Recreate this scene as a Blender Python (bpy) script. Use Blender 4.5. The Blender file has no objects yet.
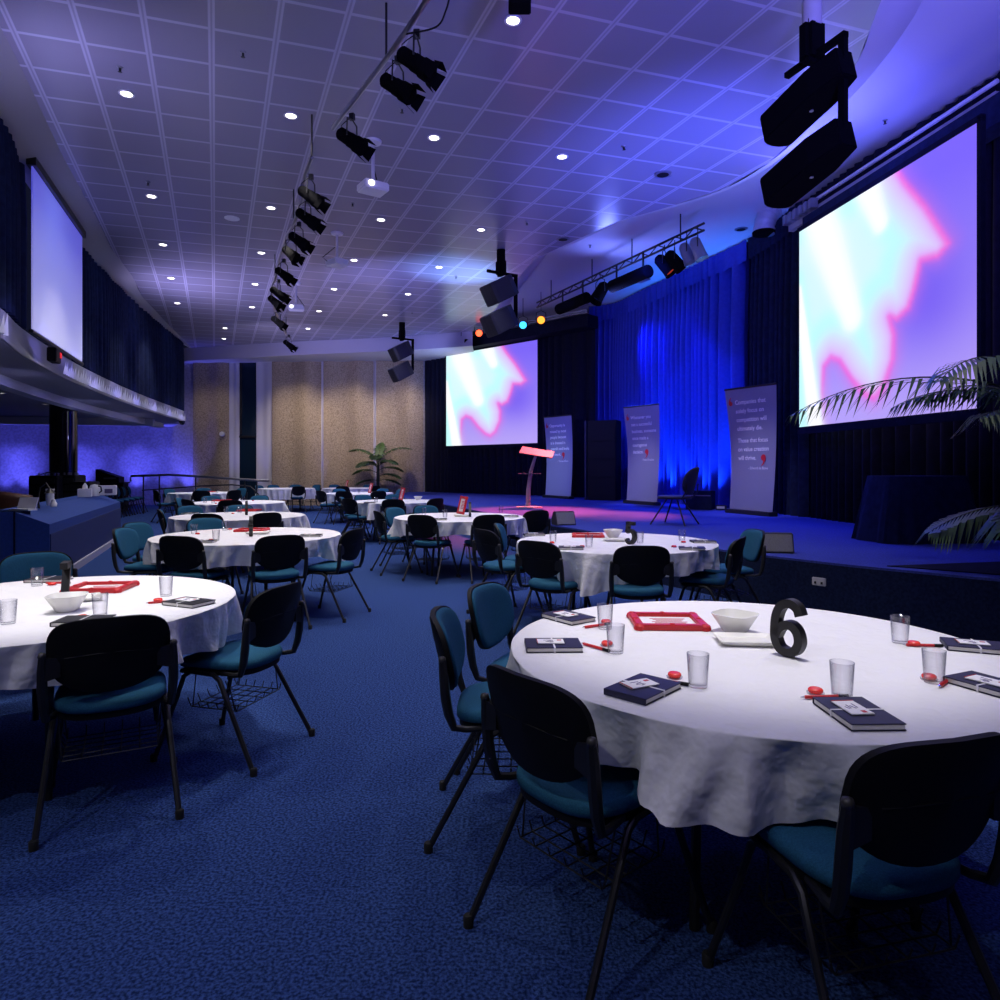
import bpy, bmesh, math, random
from mathutils import Vector, Matrix
random.seed(7)
PI=math.pi
scn=bpy.context.scene
COL=scn.collection
H=1.41; F=680.0; CX=500.0; HY=468.0
TZ=0.743; SZ=0.52; CEIL=5.9
def atz(px,py,z):
    Y=F*(H-z)/(py-HY); return Vector(((px-CX)/F*Y,Y,z))
def atd(px,py,Y):
    return Vector(((px-CX)/F*Y,Y,H-(py-HY)*Y/F))
# ------------------------------------------------------------------ materials
def new_mat(name):
    m=bpy.data.materials.new(name); m.use_nodes=True
    nt=m.node_tree; b=nt.nodes['Principled BSDF']; return m,nt,b
def mat(name,col,rough=.6,metal=0,noise=0,nscale=40,bump=0,bscale=80,spec=.5,trans=0,emit=None,estr=1,sheen=0,col2=None):
    m,nt,b=new_mat(name)
    b.inputs['Base Color'].default_value=(*col,1); b.inputs['Roughness'].default_value=rough
    b.inputs['Metallic'].default_value=metal; b.inputs['Specular IOR Level'].default_value=spec
    b.inputs['Transmission Weight'].default_value=trans
    if sheen: b.inputs['Sheen Weight'].default_value=sheen
    if emit: b.inputs['Emission Color'].default_value=(*emit,1); b.inputs['Emission Strength'].default_value=estr
    tc=nt.nodes.new('ShaderNodeTexCoord')
    if noise or col2:
        n=nt.nodes.new('ShaderNodeTexNoise'); n.inputs['Scale'].default_value=nscale; n.inputs['Detail'].default_value=4
        nt.links.new(tc.outputs['Object'],n.inputs['Vector'])
        r=nt.nodes.new('ShaderNodeValToRGB'); c2=col2 or tuple(c*(1-noise) for c in col)
        r.color_ramp.elements[0].position=.38; r.color_ramp.elements[1].position=.62
        r.color_ramp.elements[0].color=(*c2,1); r.color_ramp.elements[1].color=(*col,1)
        nt.links.new(n.outputs['Fac'],r.inputs['Fac']); nt.links.new(r.outputs['Color'],b.inputs['Base Color'])
    if bump:
        n=nt.nodes.new('ShaderNodeTexNoise'); n.inputs['Scale'].default_value=bscale; n.inputs['Detail'].default_value=3
        nt.links.new(tc.outputs['Object'],n.inputs['Vector'])
        bp=nt.nodes.new('ShaderNodeBump'); bp.inputs['Strength'].default_value=bump; bp.inputs['Distance'].default_value=.02
        nt.links.new(n.outputs['Fac'],bp.inputs['Height']); nt.links.new(bp.outputs['Normal'],b.inputs['Normal'])
    return m
M={}
M['carpet']=mat('carpet',(.045,.095,.29),.95,bump=.6,bscale=130,col2=(.007,.02,.085),nscale=95,spec=.1)
M['stage']=mat('stage_carpet',(.05,.07,.32),.95,bump=.3,bscale=120,noise=.3,nscale=60,spec=.1)
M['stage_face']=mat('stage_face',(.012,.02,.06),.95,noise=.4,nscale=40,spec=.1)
M['cloth']=mat('white_cloth',(.78,.77,.79),.85,bump=.5,bscale=9,spec=.2)
for _n in M['cloth'].node_tree.nodes:
    if _n.type=='BUMP': _n.inputs['Distance'].default_value=.05
M['teal']=mat('teal_fabric',(.022,.115,.205),.9,noise=.25,nscale=220,bump=.2,bscale=300,spec=.15)
M['shell']=mat('black_plastic',(.004,.004,.005),.6,bump=.05,bscale=300,spec=.25)
M['blackm']=mat('black_metal',(.012,.012,.013),.38,spec=.5)
M['rubber']=mat('black_rubber',(.006,.006,.006),.8)
M['knob']=mat('grey_knob',(.045,.043,.042),.45)
M['wire']=mat('black_wire',(.006,.006,.008),.5)
M['red']=mat('red_paint',(.55,.015,.02),.45,bump=.1,bscale=60)
M['redc']=mat('red_candy',(.75,.03,.02),.25,emit=(.8,.03,.02),estr=.06)
M['navy']=mat('navy_cover',(.014,.013,.05),.55,noise=.2,nscale=60)
M['blackb']=mat('black_cover',(.012,.012,.018),.55,noise=.2,nscale=60)
M['paper']=mat('paper',(.75,.72,.68),.8,noise=.05)
M['card']=mat('printed_card',(.82,.80,.82),.7,noise=.04)
M['ink']=mat('card_ink',(.12,.1,.2),.7)
M['inkr']=mat('card_red_ink',(.5,.04,.06),.7)
M['ceram']=mat('white_ceramic',(.82,.81,.76),.25,bump=.02)
M['num']=mat('black_numeral',(.012,.011,.012),.5,noise=.2)
M['white_pl']=mat('white_plastic',(.7,.7,.72),.4)
M['grey']=mat('grey_metal',(.30,.30,.33),.35,metal=.6)
M['chrome']=mat('chrome',(.75,.75,.78),.15,metal=1)
M['steel']=mat('brushed_steel',(.4,.38,.38),.3,metal=1)
M['spk']=mat('speaker_black',(.004,.004,.005),.95,noise=.3,nscale=90,spec=.04)
M['spk_grey']=mat('speaker_grey',(.022,.022,.04),.6,noise=.2,nscale=60)
M['grille']=mat('speaker_grille',(.004,.004,.006),.7,bump=.4,bscale=160)
M['mon_grille']=mat('monitor_grille',(.2,.2,.21),.6,bump=.4,bscale=200,noise=.3,nscale=150)
M['drape_b']=mat('blue_drape',(.04,.06,.42),.85,noise=.12,nscale=14,spec=.1)
M['drape_k']=mat('black_drape',(.008,.009,.022),.9,noise=.3,nscale=10,spec=.1)
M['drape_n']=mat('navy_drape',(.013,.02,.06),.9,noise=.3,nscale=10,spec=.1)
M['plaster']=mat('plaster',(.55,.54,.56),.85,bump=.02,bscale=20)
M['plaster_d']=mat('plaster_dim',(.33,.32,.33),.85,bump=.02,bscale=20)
M['plaster_b']=mat('bulkhead_plaster',(.45,.43,.55),.85)
M['tan']=mat('tan_panel',(.42,.34,.25),.9,col2=(.25,.195,.135),nscale=26,bump=1,bscale=24,spec=.15)
M['wallb']=mat('textured_wall',(.40,.38,.40),.9,noise=.25,nscale=12,bump=.5,bscale=22)
M['pil']=mat('pilaster',(.50,.49,.56),.7)
M['winglass']=mat('dark_glass',(.008,.02,.04),.12,spec=.6)
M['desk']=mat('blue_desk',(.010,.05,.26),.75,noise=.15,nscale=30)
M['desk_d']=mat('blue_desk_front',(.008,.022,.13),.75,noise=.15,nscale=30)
M['kick']=mat('desk_kick',(.38,.37,.45),.6)
M['gloss']=mat('gloss_black',(.006,.006,.008),.08,spec=.8)
M['leaf']=mat('palm_leaf',(.035,.095,.022),.5,noise=.4,nscale=8)
M['stem']=mat('palm_stem',(.05,.06,.02),.6,noise=.3)
M['pot']=mat('plant_pot',(.02,.02,.03),.5)
M['foil']=mat('duct_foil',(.55,.55,.62),.45,metal=.3,bump=.2,bscale=30)
M['brown']=mat('brown_leather',(.10,.04,.022),.5,noise=.2)
M['lect']=mat('lectern_steel',(.045,.06,.08),.55,metal=0,spec=.2)
M['lect_stem']=mat('lectern_stem',(.32,.28,.28),.45,spec=.3)
M['banner']=mat('banner_fabric',(.25,.25,.40),.6,noise=.03)
M['btext']=mat('banner_text',(.95,.94,1),.7)
M['bred']=mat('banner_red',(.6,.01,.03),.6)
M['orange_gel']=mat('red_gel',(.5,.06,.03),.4,emit=(1,.1,.03),estr=.3)
M['tissue']=mat('tissue',(.85,.85,.85),.9)
M['dark_table']=mat('dark_table',(.01,.01,.012),.6)
M['outlet']=mat('outlet_grey',(.55,.53,.5),.5)
M['sign_red']=mat('sign_red',(.4,.01,.01),.5,emit=(1,.02,.02),estr=.6)
M['ctlscreen']=mat('monitor_white',(.5,.5,.6),.5)
def emis(name,col,s):
    m,nt,b=new_mat(name); b.inputs['Base Color'].default_value=(*[min(c,.8) for c in col],1)
    b.inputs['Emission Color'].default_value=(*col,1); b.inputs['Emission Strength'].default_value=s; return m
M['lamp']=emis('downlight_glow',(1,.93,.86),9)
M['lamp_dim']=emis('downlight_dim',(.8,.8,1),.25)
M['lamp_dim2']=emis('small_lamp_glow',(1,.9,.8),2)
M['em_red']=emis('lamp_red',(1,.10,.03),3)
M['em_cyan']=emis('lamp_cyan',(.05,.5,1),2)
M['em_amber']=emis('lamp_amber',(1,.28,.02),2.4)
M['em_proj']=emis('projector_lens',(.9,.85,1),3)
def glass_mat():
    m=bpy.data.materials.new('clear_glass'); m.use_nodes=True; nt=m.node_tree; nt.nodes.clear()
    o=nt.nodes.new('ShaderNodeOutputMaterial'); t=nt.nodes.new('ShaderNodeBsdfTransparent'); g=nt.nodes.new('ShaderNodeBsdfGlossy')
    g.inputs['Roughness'].default_value=.05; t.inputs['Color'].default_value=(.975,.975,.985,1)
    lw=nt.nodes.new('ShaderNodeLayerWeight'); lw.inputs['Blend'].default_value=.10; g.inputs['Color'].default_value=(.6,.6,.65,1)
    mx=nt.nodes.new('ShaderNodeMixShader'); nt.links.new(lw.outputs['Facing'],mx.inputs['Fac'])
    rp=nt.nodes.new('ShaderNodeValToRGB'); rp.color_ramp.elements[0].position=.05; rp.color_ramp.elements[0].color=(.985,.985,.99,1); rp.color_ramp.elements[1].position=.6; rp.color_ramp.elements[1].color=(.5,.51,.56,1); nt.links.new(lw.outputs['Facing'],rp.inputs['Fac']); nt.links.new(rp.outputs['Color'],t.inputs['Color'])
    nt.links.new(t.outputs[0],mx.inputs[1]); nt.links.new(g.outputs[0],mx.inputs[2]); nt.links.new(mx.outputs[0],o.inputs['Surface'])
    return m
M['glass']=glass_mat()
def screen_mat(strength):
    m,nt,b=new_mat('projected_picture'); a=nt.nodes.new('ShaderNodeAttribute'); a.attribute_name='Col'
    b.inputs['Base Color'].default_value=(.1,.1,.1,1); b.inputs['Roughness'].default_value=.9
    nt.links.new(a.outputs['Color'],b.inputs['Emission Color']); b.inputs['Emission Strength'].default_value=strength; return m
M['picture']=screen_mat(1.0)
# ceiling tiles: square grid of pans with double raised edges
GA=Vector((.5983,.1897)); GB=Vector((-.2570,.6135)); GO=Vector((-2.9504,6.9517))
def ceiling_mat():
    m,nt,b=new_mat('ceiling_tiles'); N=nt.nodes; L=nt.links
    tc=N.new('ShaderNodeTexCoord'); sep=N.new('ShaderNodeSeparateXYZ'); L.new(tc.outputs['Object'],sep.inputs[0])
    det=GA.x*GB.y-GA.y*GB.x
    def coord(kx,ky,off):
        def mth(op,a,bv):
            n=N.new('ShaderNodeMath'); n.operation=op
            for i,v in enumerate((a,bv)):
                if v is None: continue
                if isinstance(v,(int,float)): n.inputs[i].default_value=v
                else: L.new(v,n.inputs[i])
            return n.outputs[0]
        u=mth('ADD',mth('ADD',mth('MULTIPLY',sep.outputs[0],kx),mth('MULTIPLY',sep.outputs[1],ky)),off)
        return mth('ABSOLUTE',mth('SUBTRACT',mth('FRACT',mth('ADD',u,.5),None),.5),None), mth
    u0=-(GB.y*GO.x-GB.x*GO.y)/det; v0=-(-GA.y*GO.x+GA.x*GO.y)/det
    du,mth=coord(GB.y/det,-GB.x/det,u0); dv,_=coord(-GA.y/det,GA.x/det,v0)
    d=mth('MINIMUM',du,mth('ADD',dv,.018))
    r=N.new('ShaderNodeValToRGB'); L.new(d,r.inputs['Fac']); r.color_ramp.interpolation='LINEAR'
    e=r.color_ramp.elements; lo=(.36,.34,.42,1); hi=(.50,.48,.58,1); pan=(.30,.285,.345,1)
    e[0].position=0; e[0].color=lo; e[1].position=.012; e[1].color=lo
    for p,c in ((.018,hi),(.046,hi),(.056,pan),(1,pan)):
        x=e.new(p); x.color=c
    L.new(r.outputs['Color'],b.inputs['Base Color']); b.inputs['Roughness'].default_value=.27; b.inputs['Specular IOR Level'].default_value=.55
    bp=N.new('ShaderNodeBump'); bp.inputs['Strength'].default_value=.15; bp.inputs['Distance'].default_value=.01
    L.new(r.outputs['Color'],bp.inputs['Height']); L.new(bp.outputs['Normal'],b.inputs['Normal'])
    return m
M['ceil']=ceiling_mat()
# ------------------------------------------------------------------ mesh builder
class MB:
    def __init__(s): s.v=[]; s.f=[]
    def add(s,vs,fs):
        o=len(s.v); s.v+= [tuple(v) for v in vs]; s.f+=[tuple(i+o for i in f) for f in fs]; return s
    def box(s,c,sz,rz=0,mtx=None):
        hx,hy,hz=sz[0]/2,sz[1]/2,sz[2]/2; R=mtx or Matrix.Rotation(rz,3,'Z'); c=Vector(c)
        vs=[c+R@Vector((x,y,z)) for x in(-hx,hx) for y in(-hy,hy) for z in(-hz,hz)]
        return s.add(vs,[(0,1,3,2),(4,6,7,5),(0,4,5,1),(2,3,7,6),(0,2,6,4),(1,5,7,3)])
    def bar(s,a,b,w,h,up=(0,0,1)):
        a=Vector(a);b=Vector(b); d=(b-a); l=d.length; d.normalize(); u=Vector(up)
        if abs(d.dot(u))>.98: u=Vector((1,0,0))
        x=d.cross(u).normalized(); z=x.cross(d).normalized()
        R=Matrix((x,d,z)).transposed(); return s.box((a+b)/2,(w,l,h),mtx=R)
    def tube(s,pts,r,n=8,cap=True):
        pts=[Vector(p) for p in pts]; rs=r if isinstance(r,(list,tuple)) else [r]*len(pts)
        o=len(s.v); up=None
        for i,p in enumerate(pts):
            d=(pts[min(i+1,len(pts)-1)]-pts[max(i-1,0)]).normalized()
            if up is None:
                up=Vector((0,0,1)) if abs(d.z)<.9 else Vector((1,0,0))
            x=d.cross(up).normalized(); up=x.cross(d).normalized()
            for k in range(n):
                a=2*PI*k/n; s.v.append(tuple(p+(x*math.cos(a)+up*math.sin(a))*rs[i]))
        for i in range(len(pts)-1):
            for k in range(n):
                s.f.append((o+i*n+k,o+i*n+(k+1)%n,o+(i+1)*n+(k+1)%n,o+(i+1)*n+k))
        if cap:
            s.f.append(tuple(o+k for k in range(n))[::-1]); e=o+(len(pts)-1)*n; s.f.append(tuple(e+k for k in range(n)))
        return s
    def lathe(s,prof,c=(0,0,0),n=24,mtx=None):
        R=mtx or Matrix.Identity(3); c=Vector(c); o=len(s.v)
        for (r,z) in prof:
            for k in range(n):
                a=2*PI*k/n; s.v.append(tuple(c+R@Vector((r*math.cos(a),r*math.sin(a),z))))
        for i in range(len(prof)-1):
            for k in range(n): s.f.append((o+i*n+k,o+i*n+(k+1)%n,o+(i+1)*n+(k+1)%n,o+(i+1)*n+k))
        if prof[0][0]>1e-4: s.f.append(tuple(o+k for k in range(n))[::-1])
        if prof[-1][0]>1e-4: e=o+(len(prof)-1)*n; s.f.append(tuple(e+k for k in range(n)))
        return s
    def prism(s,poly,z0,z1,mtx=None,loc=(0,0,0)):
        n=len(poly); R=mtx or Matrix.Identity(3); loc=Vector(loc)
        vs=[loc+R@Vector((p[0],p[1],z0)) for p in poly]+[loc+R@Vector((p[0],p[1],z1)) for p in poly]
        return s.add(vs,[tuple(range(n))[::-1],tuple(range(n,2*n))]+[(i,(i+1)%n,n+(i+1)%n,n+i) for i in range(n)])
    def grid(s,nu,nv,fn,wrap=False):
        o=len(s.v)
        for j in range(nv):
            for i in range(nu): s.v.append(tuple(fn(i/(nu if wrap else nu-1),j/(nv-1))))
        for j in range(nv-1):
            for i in range(nu if wrap else nu-1):
                i2=(i+1)%nu; s.f.append((o+j*nu+i,o+j*nu+i2,o+(j+1)*nu+i2,o+(j+1)*nu+i))
        return s
    def build(s,name,m,parent=None,smooth=False,bevel=0,solid=0,sub=0,loc=None,rz=0,fix=True):
        me=bpy.data.meshes.new(name); me.from_pydata(s.v,[],s.f)
        if fix:
            bm=bmesh.new(); bm.from_mesh(me); bmesh.ops.recalc_face_normals(bm,faces=bm.faces)
            if bevel: bmesh.ops.bevel(bm,geom=[e for e in bm.edges if len(e.link_faces)==2 and e.calc_face_angle(0)>.6],offset=bevel,segments=2,affect='EDGES',clamp_overlap=True)
            bm.to_mesh(me); bm.free()
        me.materials.append(m)
        if smooth:
            me.shade_smooth()
            if smooth!='all': me.set_sharp_from_angle(angle=math.radians(38))
        o=bpy.data.objects.new(name,me); COL.objects.link(o)
        if parent: o.parent=parent
        if loc is not None: o.location=loc
        o.rotation_euler.z=rz
        if solid:
            d=o.modifiers.new('s','SOLIDIFY'); d.thickness=solid; d.offset=0
        return o
def thing(name,label,cat,loc=(0,0,0),rz=0,group=None):
    o=bpy.data.objects.new(name,None); COL.objects.link(o); o.location=loc; o.rotation_euler.z=rz
    o.empty_display_size=.1; return tag(o,label,cat,group)
def tag(o,label,cat,group=None,kind=None):
    if label: o['label']=label
    if cat: o['category']=cat
    if group: o['group']=group
    if kind: o['kind']=kind
    return o
def struct(name,mb,m,**k):
    o=mb.build(name,m,**k); o['kind']='structure'; return o
def dup(root,loc,rz,label=None,group=None,skip=()):
    r=root.copy(); COL.objects.link(r); r.location=loc; r.rotation_euler.z=rz
    if label: r['label']=label
    if group: r['group']=group
    for ch in list(root.children):
        if ch.name.split('.')[0] in skip: continue
        c=ch.copy(); COL.objects.link(c); c.parent=r
        for g in list(ch.children):
            d=g.copy(); COL.objects.link(d); d.parent=c
    return r
ORD=['first','second','third','fourth','fifth','sixth','seventh','eighth','ninth','tenth','eleventh','twelfth']
# ------------------------------------------------------------------ room shell
struct('floor',MB().prism([(-24,-6),(12,-6),(12,30),(-24,30)],-.2,0),M['carpet'])
edge=[(-3.4,23.5),(-2.9,20.4),(-2.15,18.6),(-1.18,16.2),(-.2,13.4),(.78,10.7),(1.30,9.55),(2.05,8.1),(2.64,7.03),(3.22,6.25),(4.0,5.45),(5.0,4.62),(6.2,3.8),(7.6,3.0)]
stage_poly=edge+[(9.5,3.0),(9.5,27.5),(-3.4,27.5)]
struct('floor_stage',MB().prism(stage_poly,0.0,SZ),M['stage'])
fm=MB()
def facefn(u,v):
    t=u*(len(edge)-1); i=min(int(t),len(edge)-2); f=t-i
    a=Vector(edge[i]).lerp(Vector(edge[i+1]),f); return (a.x-.012,a.y-.012,v*(SZ-.02)+.001)
struct('trim_1',fm.grid(60,2,facefn),M['stage_face'],fix=False)
# tile ceiling (raft)
raft_left=[(-3.9,2.0),(-4.35,4.5),(-5.07,6.89),(-5.43,7.77),(-6.28,9.75),(-7.2,12.1),(-7.95,13.9),(-8.6,15.9),(-9.35,17.75),(-10.3,21.0),(-11.2,24.2),(-11.7,26.0)]
raft_far=[(-6.5,24.2),(-2.0,22.7),(-.6,22.2)]
raft_right=[(-.25,20.0),(.1,17.8),(.4,16.2),(.75,14.6),(1.46,13.45),(2.13,12.4),(3.0,11.6),(3.62,10.9),(3.95,10.0),(4.08,8.8),(3.95,7.5),(3.62,6.4),(3.3,4.5),(3.1,2.0),(3.1,-5),(-3.0,-5)]
raft=raft_left+raft_far+raft_right
struct('ceiling',MB().prism(raft,CEIL,CEIL+.06),M['ceil'])
# plaster margin on the left, between raft edge and balcony drape
cur=[(-3.4,1.0),(-4.7,4.4),(-6.0,7.96),(-6.80,9.66),(-7.93,12.6),(-8.95,15.8),(-9.8,18.9),(-10.85,23.2)]
def along(pl,t):
    L=[0]
    for a,b in zip(pl,pl[1:]): L.append(L[-1]+(Vector(b)-Vector(a)).length)
    d=t*L[-1]
    for i in range(len(pl)-1):
        if d<=L[i+1]+1e-9:
            f=(d-L[i])/max(L[i+1]-L[i],1e-9); return Vector(pl[i]).lerp(Vector(pl[i+1]),f)
    return Vector(pl[-1])
def plen(pl): return sum((Vector(b)-Vector(a)).length for a,b in zip(pl,pl[1:]))
def smooth_pl(pl,n=60):
    # catmull-rom resample
    P=[Vector(p) for p in pl]; out=[]
    for i in range(len(P)-1):
        p0=P[max(i-1,0)];p1=P[i];p2=P[i+1];p3=P[min(i+2,len(P)-1)]
        for k in range(8):
            t=k/8; out.append(.5*((2*p1)+(p2-p0)*t+(2*p0-5*p1+4*p2-p3)*t*t+(3*p1-p0-3*p2+p3)*t**3))
    out.append(P[-1]); return [tuple(p) for p in out]
cur_s=smooth_pl(cur); rl_s=smooth_pl(raft_left)
def margin(u,v):
    a=along(rl_s,u); b=along(cur_s,u)-Vector((.12,-.05)); p=a.lerp(b,v); return (p.x,p.y,CEIL+.02-.22*v)
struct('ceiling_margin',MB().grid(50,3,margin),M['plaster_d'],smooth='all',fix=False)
# stage ceiling: flared plaster rim then a flat plaster ceiling
rr=smooth_pl([(-.6,22.2)]+raft_right[:-2])
def off(u,d):
    p=along(rr,u); q=along(rr,min(u+.01,1)); r_=along(rr,max(u-.01,0)); t=(q-r_).normalized(); return p+Vector((-t.y,t.x))*d
def flare(u,v):
    p=off(u,(0,.12,.32,.55)[round(v*3)]); return (p.x,p.y,(CEIL,CEIL+.02,CEIL+.17,CEIL+.40)[round(v*3)])
struct('ceiling_flare',MB().grid(90,4,flare),M['plaster'],smooth='all',fix=False)
struct('ceiling_stage',MB().prism([(-3.5,27.5),(-3.5,22.5),(-.8,22.0),(.0,19),(.5,16.0),(1.3,13.7),(3.2,11.9),(4.2,10),(4.3,8.2),(3.5,5),(3.3,-5),(9.5,-5),(9.5,27.5)],6.3,6.4),M['plaster'])
# back walls
bw=[(-22,24.4),(-12.9,26.2),(-2.75,25.6)]
def wallpl(name,pl,z0,z1,m,th=.15):
    mb=MB()
    for a,b in zip(pl,pl[1:]): mb.bar((a[0],a[1],(z0+z1)/2),(b[0],b[1],(z0+z1)/2),th,z1-z0)
    return struct(name,mb,m)
wallpl('wall_back',bw,0,6.0,M['wallb'])
wallpl('wall_stage',[(-2.75,27.2),(9.4,27.2)],SZ,6.3,M['stage_face'])
wallpl('wall_right',[(9.4,27.3),(9.4,-5)],SZ,6.3,M['stage_face'])
wallpl('wall_left',[(-21.5,-5),(-21.5,24.4)],0,6.0,M['wallb'])
wallpl('wall_front',[(-21.5,-5.2),(9.4,-5.2)],0,6.3,M['wallb'])
# bulkhead over the back wall
bh=smooth_pl([(-13.0,26.0),(-11.5,25.4),(-7.5,24.2),(-4.5,23.5),(-2.6,22.95),(-.9,22.3)])
def bulk(u,v):
    p=along(bh,u); return (p.x,p.y+.02,5.42+.5*v) if v>0.01 else (p.x,p.y,5.42)
struct('trim_2',MB().grid(40,2,bulk),M['plaster_b'],smooth='all',fix=False)
def bulk2(u,v):
    p=along(bh,u); return (p.x,p.y+v*3.4,5.42)
struct('trim_3',MB().grid(40,2,bulk2),M['plaster'],smooth='all',fix=False)
# far wall dressing: pilasters, window, tan acoustic panels
def wall_pt(px,dy=0):
    # point on the back wall seen at picture column px
    k=(px-CX)/F
    a,b=(Vector(bw[1]),Vector(bw[2])) if px>165 else (Vector(bw[0]),Vector(bw[1]))
    # X=k*Y along a+(b-a)t
    d=b-a; t=(k*a.y-a.x)/(d.x-k*d.y); p=a+d*t; return Vector((p.x,p.y-.1-dy))
def panel(name,p0,p1,m,bulge=.12,z0=0,z1=5.42,kind='structure',wave=1):
    a=wall_pt(p0);b=wall_pt(p1); t=(b-a).normalized(); n=Vector((t.y,-t.x))
    def fn(u,v):
        q=a.lerp(b,u)+n*(bulge*(.55+.45*math.sin(2*PI*1.5*u+wave))+.03); return (q.x,q.y,z0+(z1-z0)*v)
    o=MB().grid(32,2,fn).build(name,m,smooth='all',fix=False); o['kind']=kind; return o
panel('trim_4',196,231,M['tan'])
panel('trim_5',231,241,M['pil'],.05)
panel('trim_6',258,274,M['pil'],.05)
panel('trim_7',275,322.5,M['tan'],.2)
panel('trim_8',322.5,326,M['pil'],.04)
panel('trim_9',326,374.5,M['tan'],.2)
panel('trim_10',374.5,378,M['pil'],.04)
panel('trim_11',378,424,M['tan'],.2)
w=panel('window_1',241,258,M['winglass'],.0)
a=wall_pt(241);b=wall_pt(258)
MB().bar((a.x,a.y-.06,2.6),(b.x,b.y-.06,2.6),.05,.08).bar((a.x+.06,a.y-.06,2.7),(a.x+.06,a.y-.06,5.4),.05,.05).build('window_frame',M['blackm'],parent=w)
# balcony on the left: soffit, fascia, downstand beam
fas=[(p[0]+.06,p[1]-.02) for p in cur_s]
inner=[(-21.4,26),(-21.4,-4.8),(-3.0,-4.8)]
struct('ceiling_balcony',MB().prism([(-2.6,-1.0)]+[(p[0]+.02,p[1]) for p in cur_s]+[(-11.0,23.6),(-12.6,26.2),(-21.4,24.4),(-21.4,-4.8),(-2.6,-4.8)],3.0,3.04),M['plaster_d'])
def fascia(u,v):
    p=along(fas,u); return (p.x,p.y,3.0+.36*v)
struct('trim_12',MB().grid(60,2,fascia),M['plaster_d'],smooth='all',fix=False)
beam=smooth_pl([(-5.0,5.0),(-6.8,8.2),(-8.5,11.3),(-10.2,16.2),(-11.2,20.0),(-12.0,24.0)])
mb=MB()
for q in range(len(beam)-1): mb.bar((*beam[q],2.92),(*beam[q+1],2.92),.25,.18)
struct('trim_13',mb,M['plaster'])
struct('trim_14',MB().bar((-21,19.6,2.9),(-11.3,22.2,2.9),.3,.24),M['plaster'])
# ------------------------------------------------------------------ drapes
def drape(name,pl,z0,z1,m,label,amp=.055,per=.17,seed=0,valance=None,group=None,bottom=None):
    rnd=random.Random(seed); L=plen(pl); n=max(24,int(L/.022)); ph=[];a=0
    amps=[]
    x=0
    while len(ph)<n+1:
        a+=2*PI*(L/n)/per*(1+.35*math.sin(x*1.7+seed)+.25*math.sin(x*.73)); x+=L/n; ph.append(a); amps.append(amp*(.65+.5*abs(math.sin(x*2.3+seed*1.3))))
    def fn(u,v):
        i=round(u*n); p=along(pl,u); q=along(pl,min(u+.004,1));r_=along(pl,max(u-.004,0)); t=(q-r_).normalized(); nn=Vector((t.y,-t.x))
        s=2*abs(math.sin(ph[i]*.5))**.75-1
        p=p+nn*amps[i]*s*(1.0 if v<.9 else .7); return (p.x,p.y,z0+(z1-z0)*v)
    t=thing(name,label,'curtain',(0,0,0),0,group)
    MB().grid(n+1,4,fn).build('drape',m,t,smooth='all',fix=False)
    if valance:
        def fv(u,v):
            i=round(u*n); p=along(pl,u); q=along(pl,min(u+.004,1));r_=along(pl,max(u-.004,0)); tt=(q-r_).normalized(); nn=Vector((tt.y,-tt.x))
            p=p+nn*(.13+.025*math.sin(ph[i]*1.0)); return (p.x,p.y,z1-valance*(1-v)+.02)
        MB().grid(n+1,2,fv).build('valance',m,t,smooth='all',fix=False)
    return t
def sub_pl(pl,px0,px1):
    pts=[p for p in pl if px0<=CX+F*p[0]/p[1]<=px1]
    return pts
dense=[tuple(along(cur_s,k/300)) for k in range(301)]
left_near=[p for p in dense if p[1]<9.6]; left_far=[p for p in dense if p[1]>12.55]
drape('balcony_curtain',left_near,3.36,5.68,M['drape_n'],'navy pleated curtain above the balcony edge, left of the blank screen',seed=1,amp=.1,per=.24)
drape('balcony_curtain',left_far,3.36,5.68,M['drape_n'],'long navy pleated curtain above the balcony edge, right of the blank screen',seed=2,amp=.1,per=.24)
# scalloped light on the fascia, put into shape as white pointed cloth pieces
def scallops(pl,lab,seed):
    rnd=random.Random(seed); L=plen(pl); mb=MB(); s=0
    while s<L-.2:
        w=rnd.uniform(.1,.22); p=along(pl,s/L); q=along(pl,min(1,(s+w)/L)); t=(q-p).normalized(); nn=Vector((t.y,-t.x))
        h=rnd.uniform(.16,.3); m_=(p+q)/2+nn*.06; p=p+nn*.02; q=q+nn*.02
        mb.add([(p.x,p.y,3.02),(q.x,q.y,3.02),(m_.x,m_.y,3.02),(m_.x+ (p-q).x*.15,m_.y+(p-q).y*.15,3.02+h)],[(0,2,3),(2,1,3)])
        s+=w
    o=mb.build('fascia_light_scallops',M['cloth'],fix=False); tag(o,lab,'scallops')
scallops([(p[0]+.08,p[1]) for p in dense if p[1]>11.6],'lit pattern modelled as white pointed frill along the balcony fascia under the long curtain',3)
scallops([(p[0]+.08,p[1]) for p in dense if 6.5<p[1]<8.55],'lit pattern modelled as white pointed frill on the balcony fascia at the left edge',4)
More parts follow.
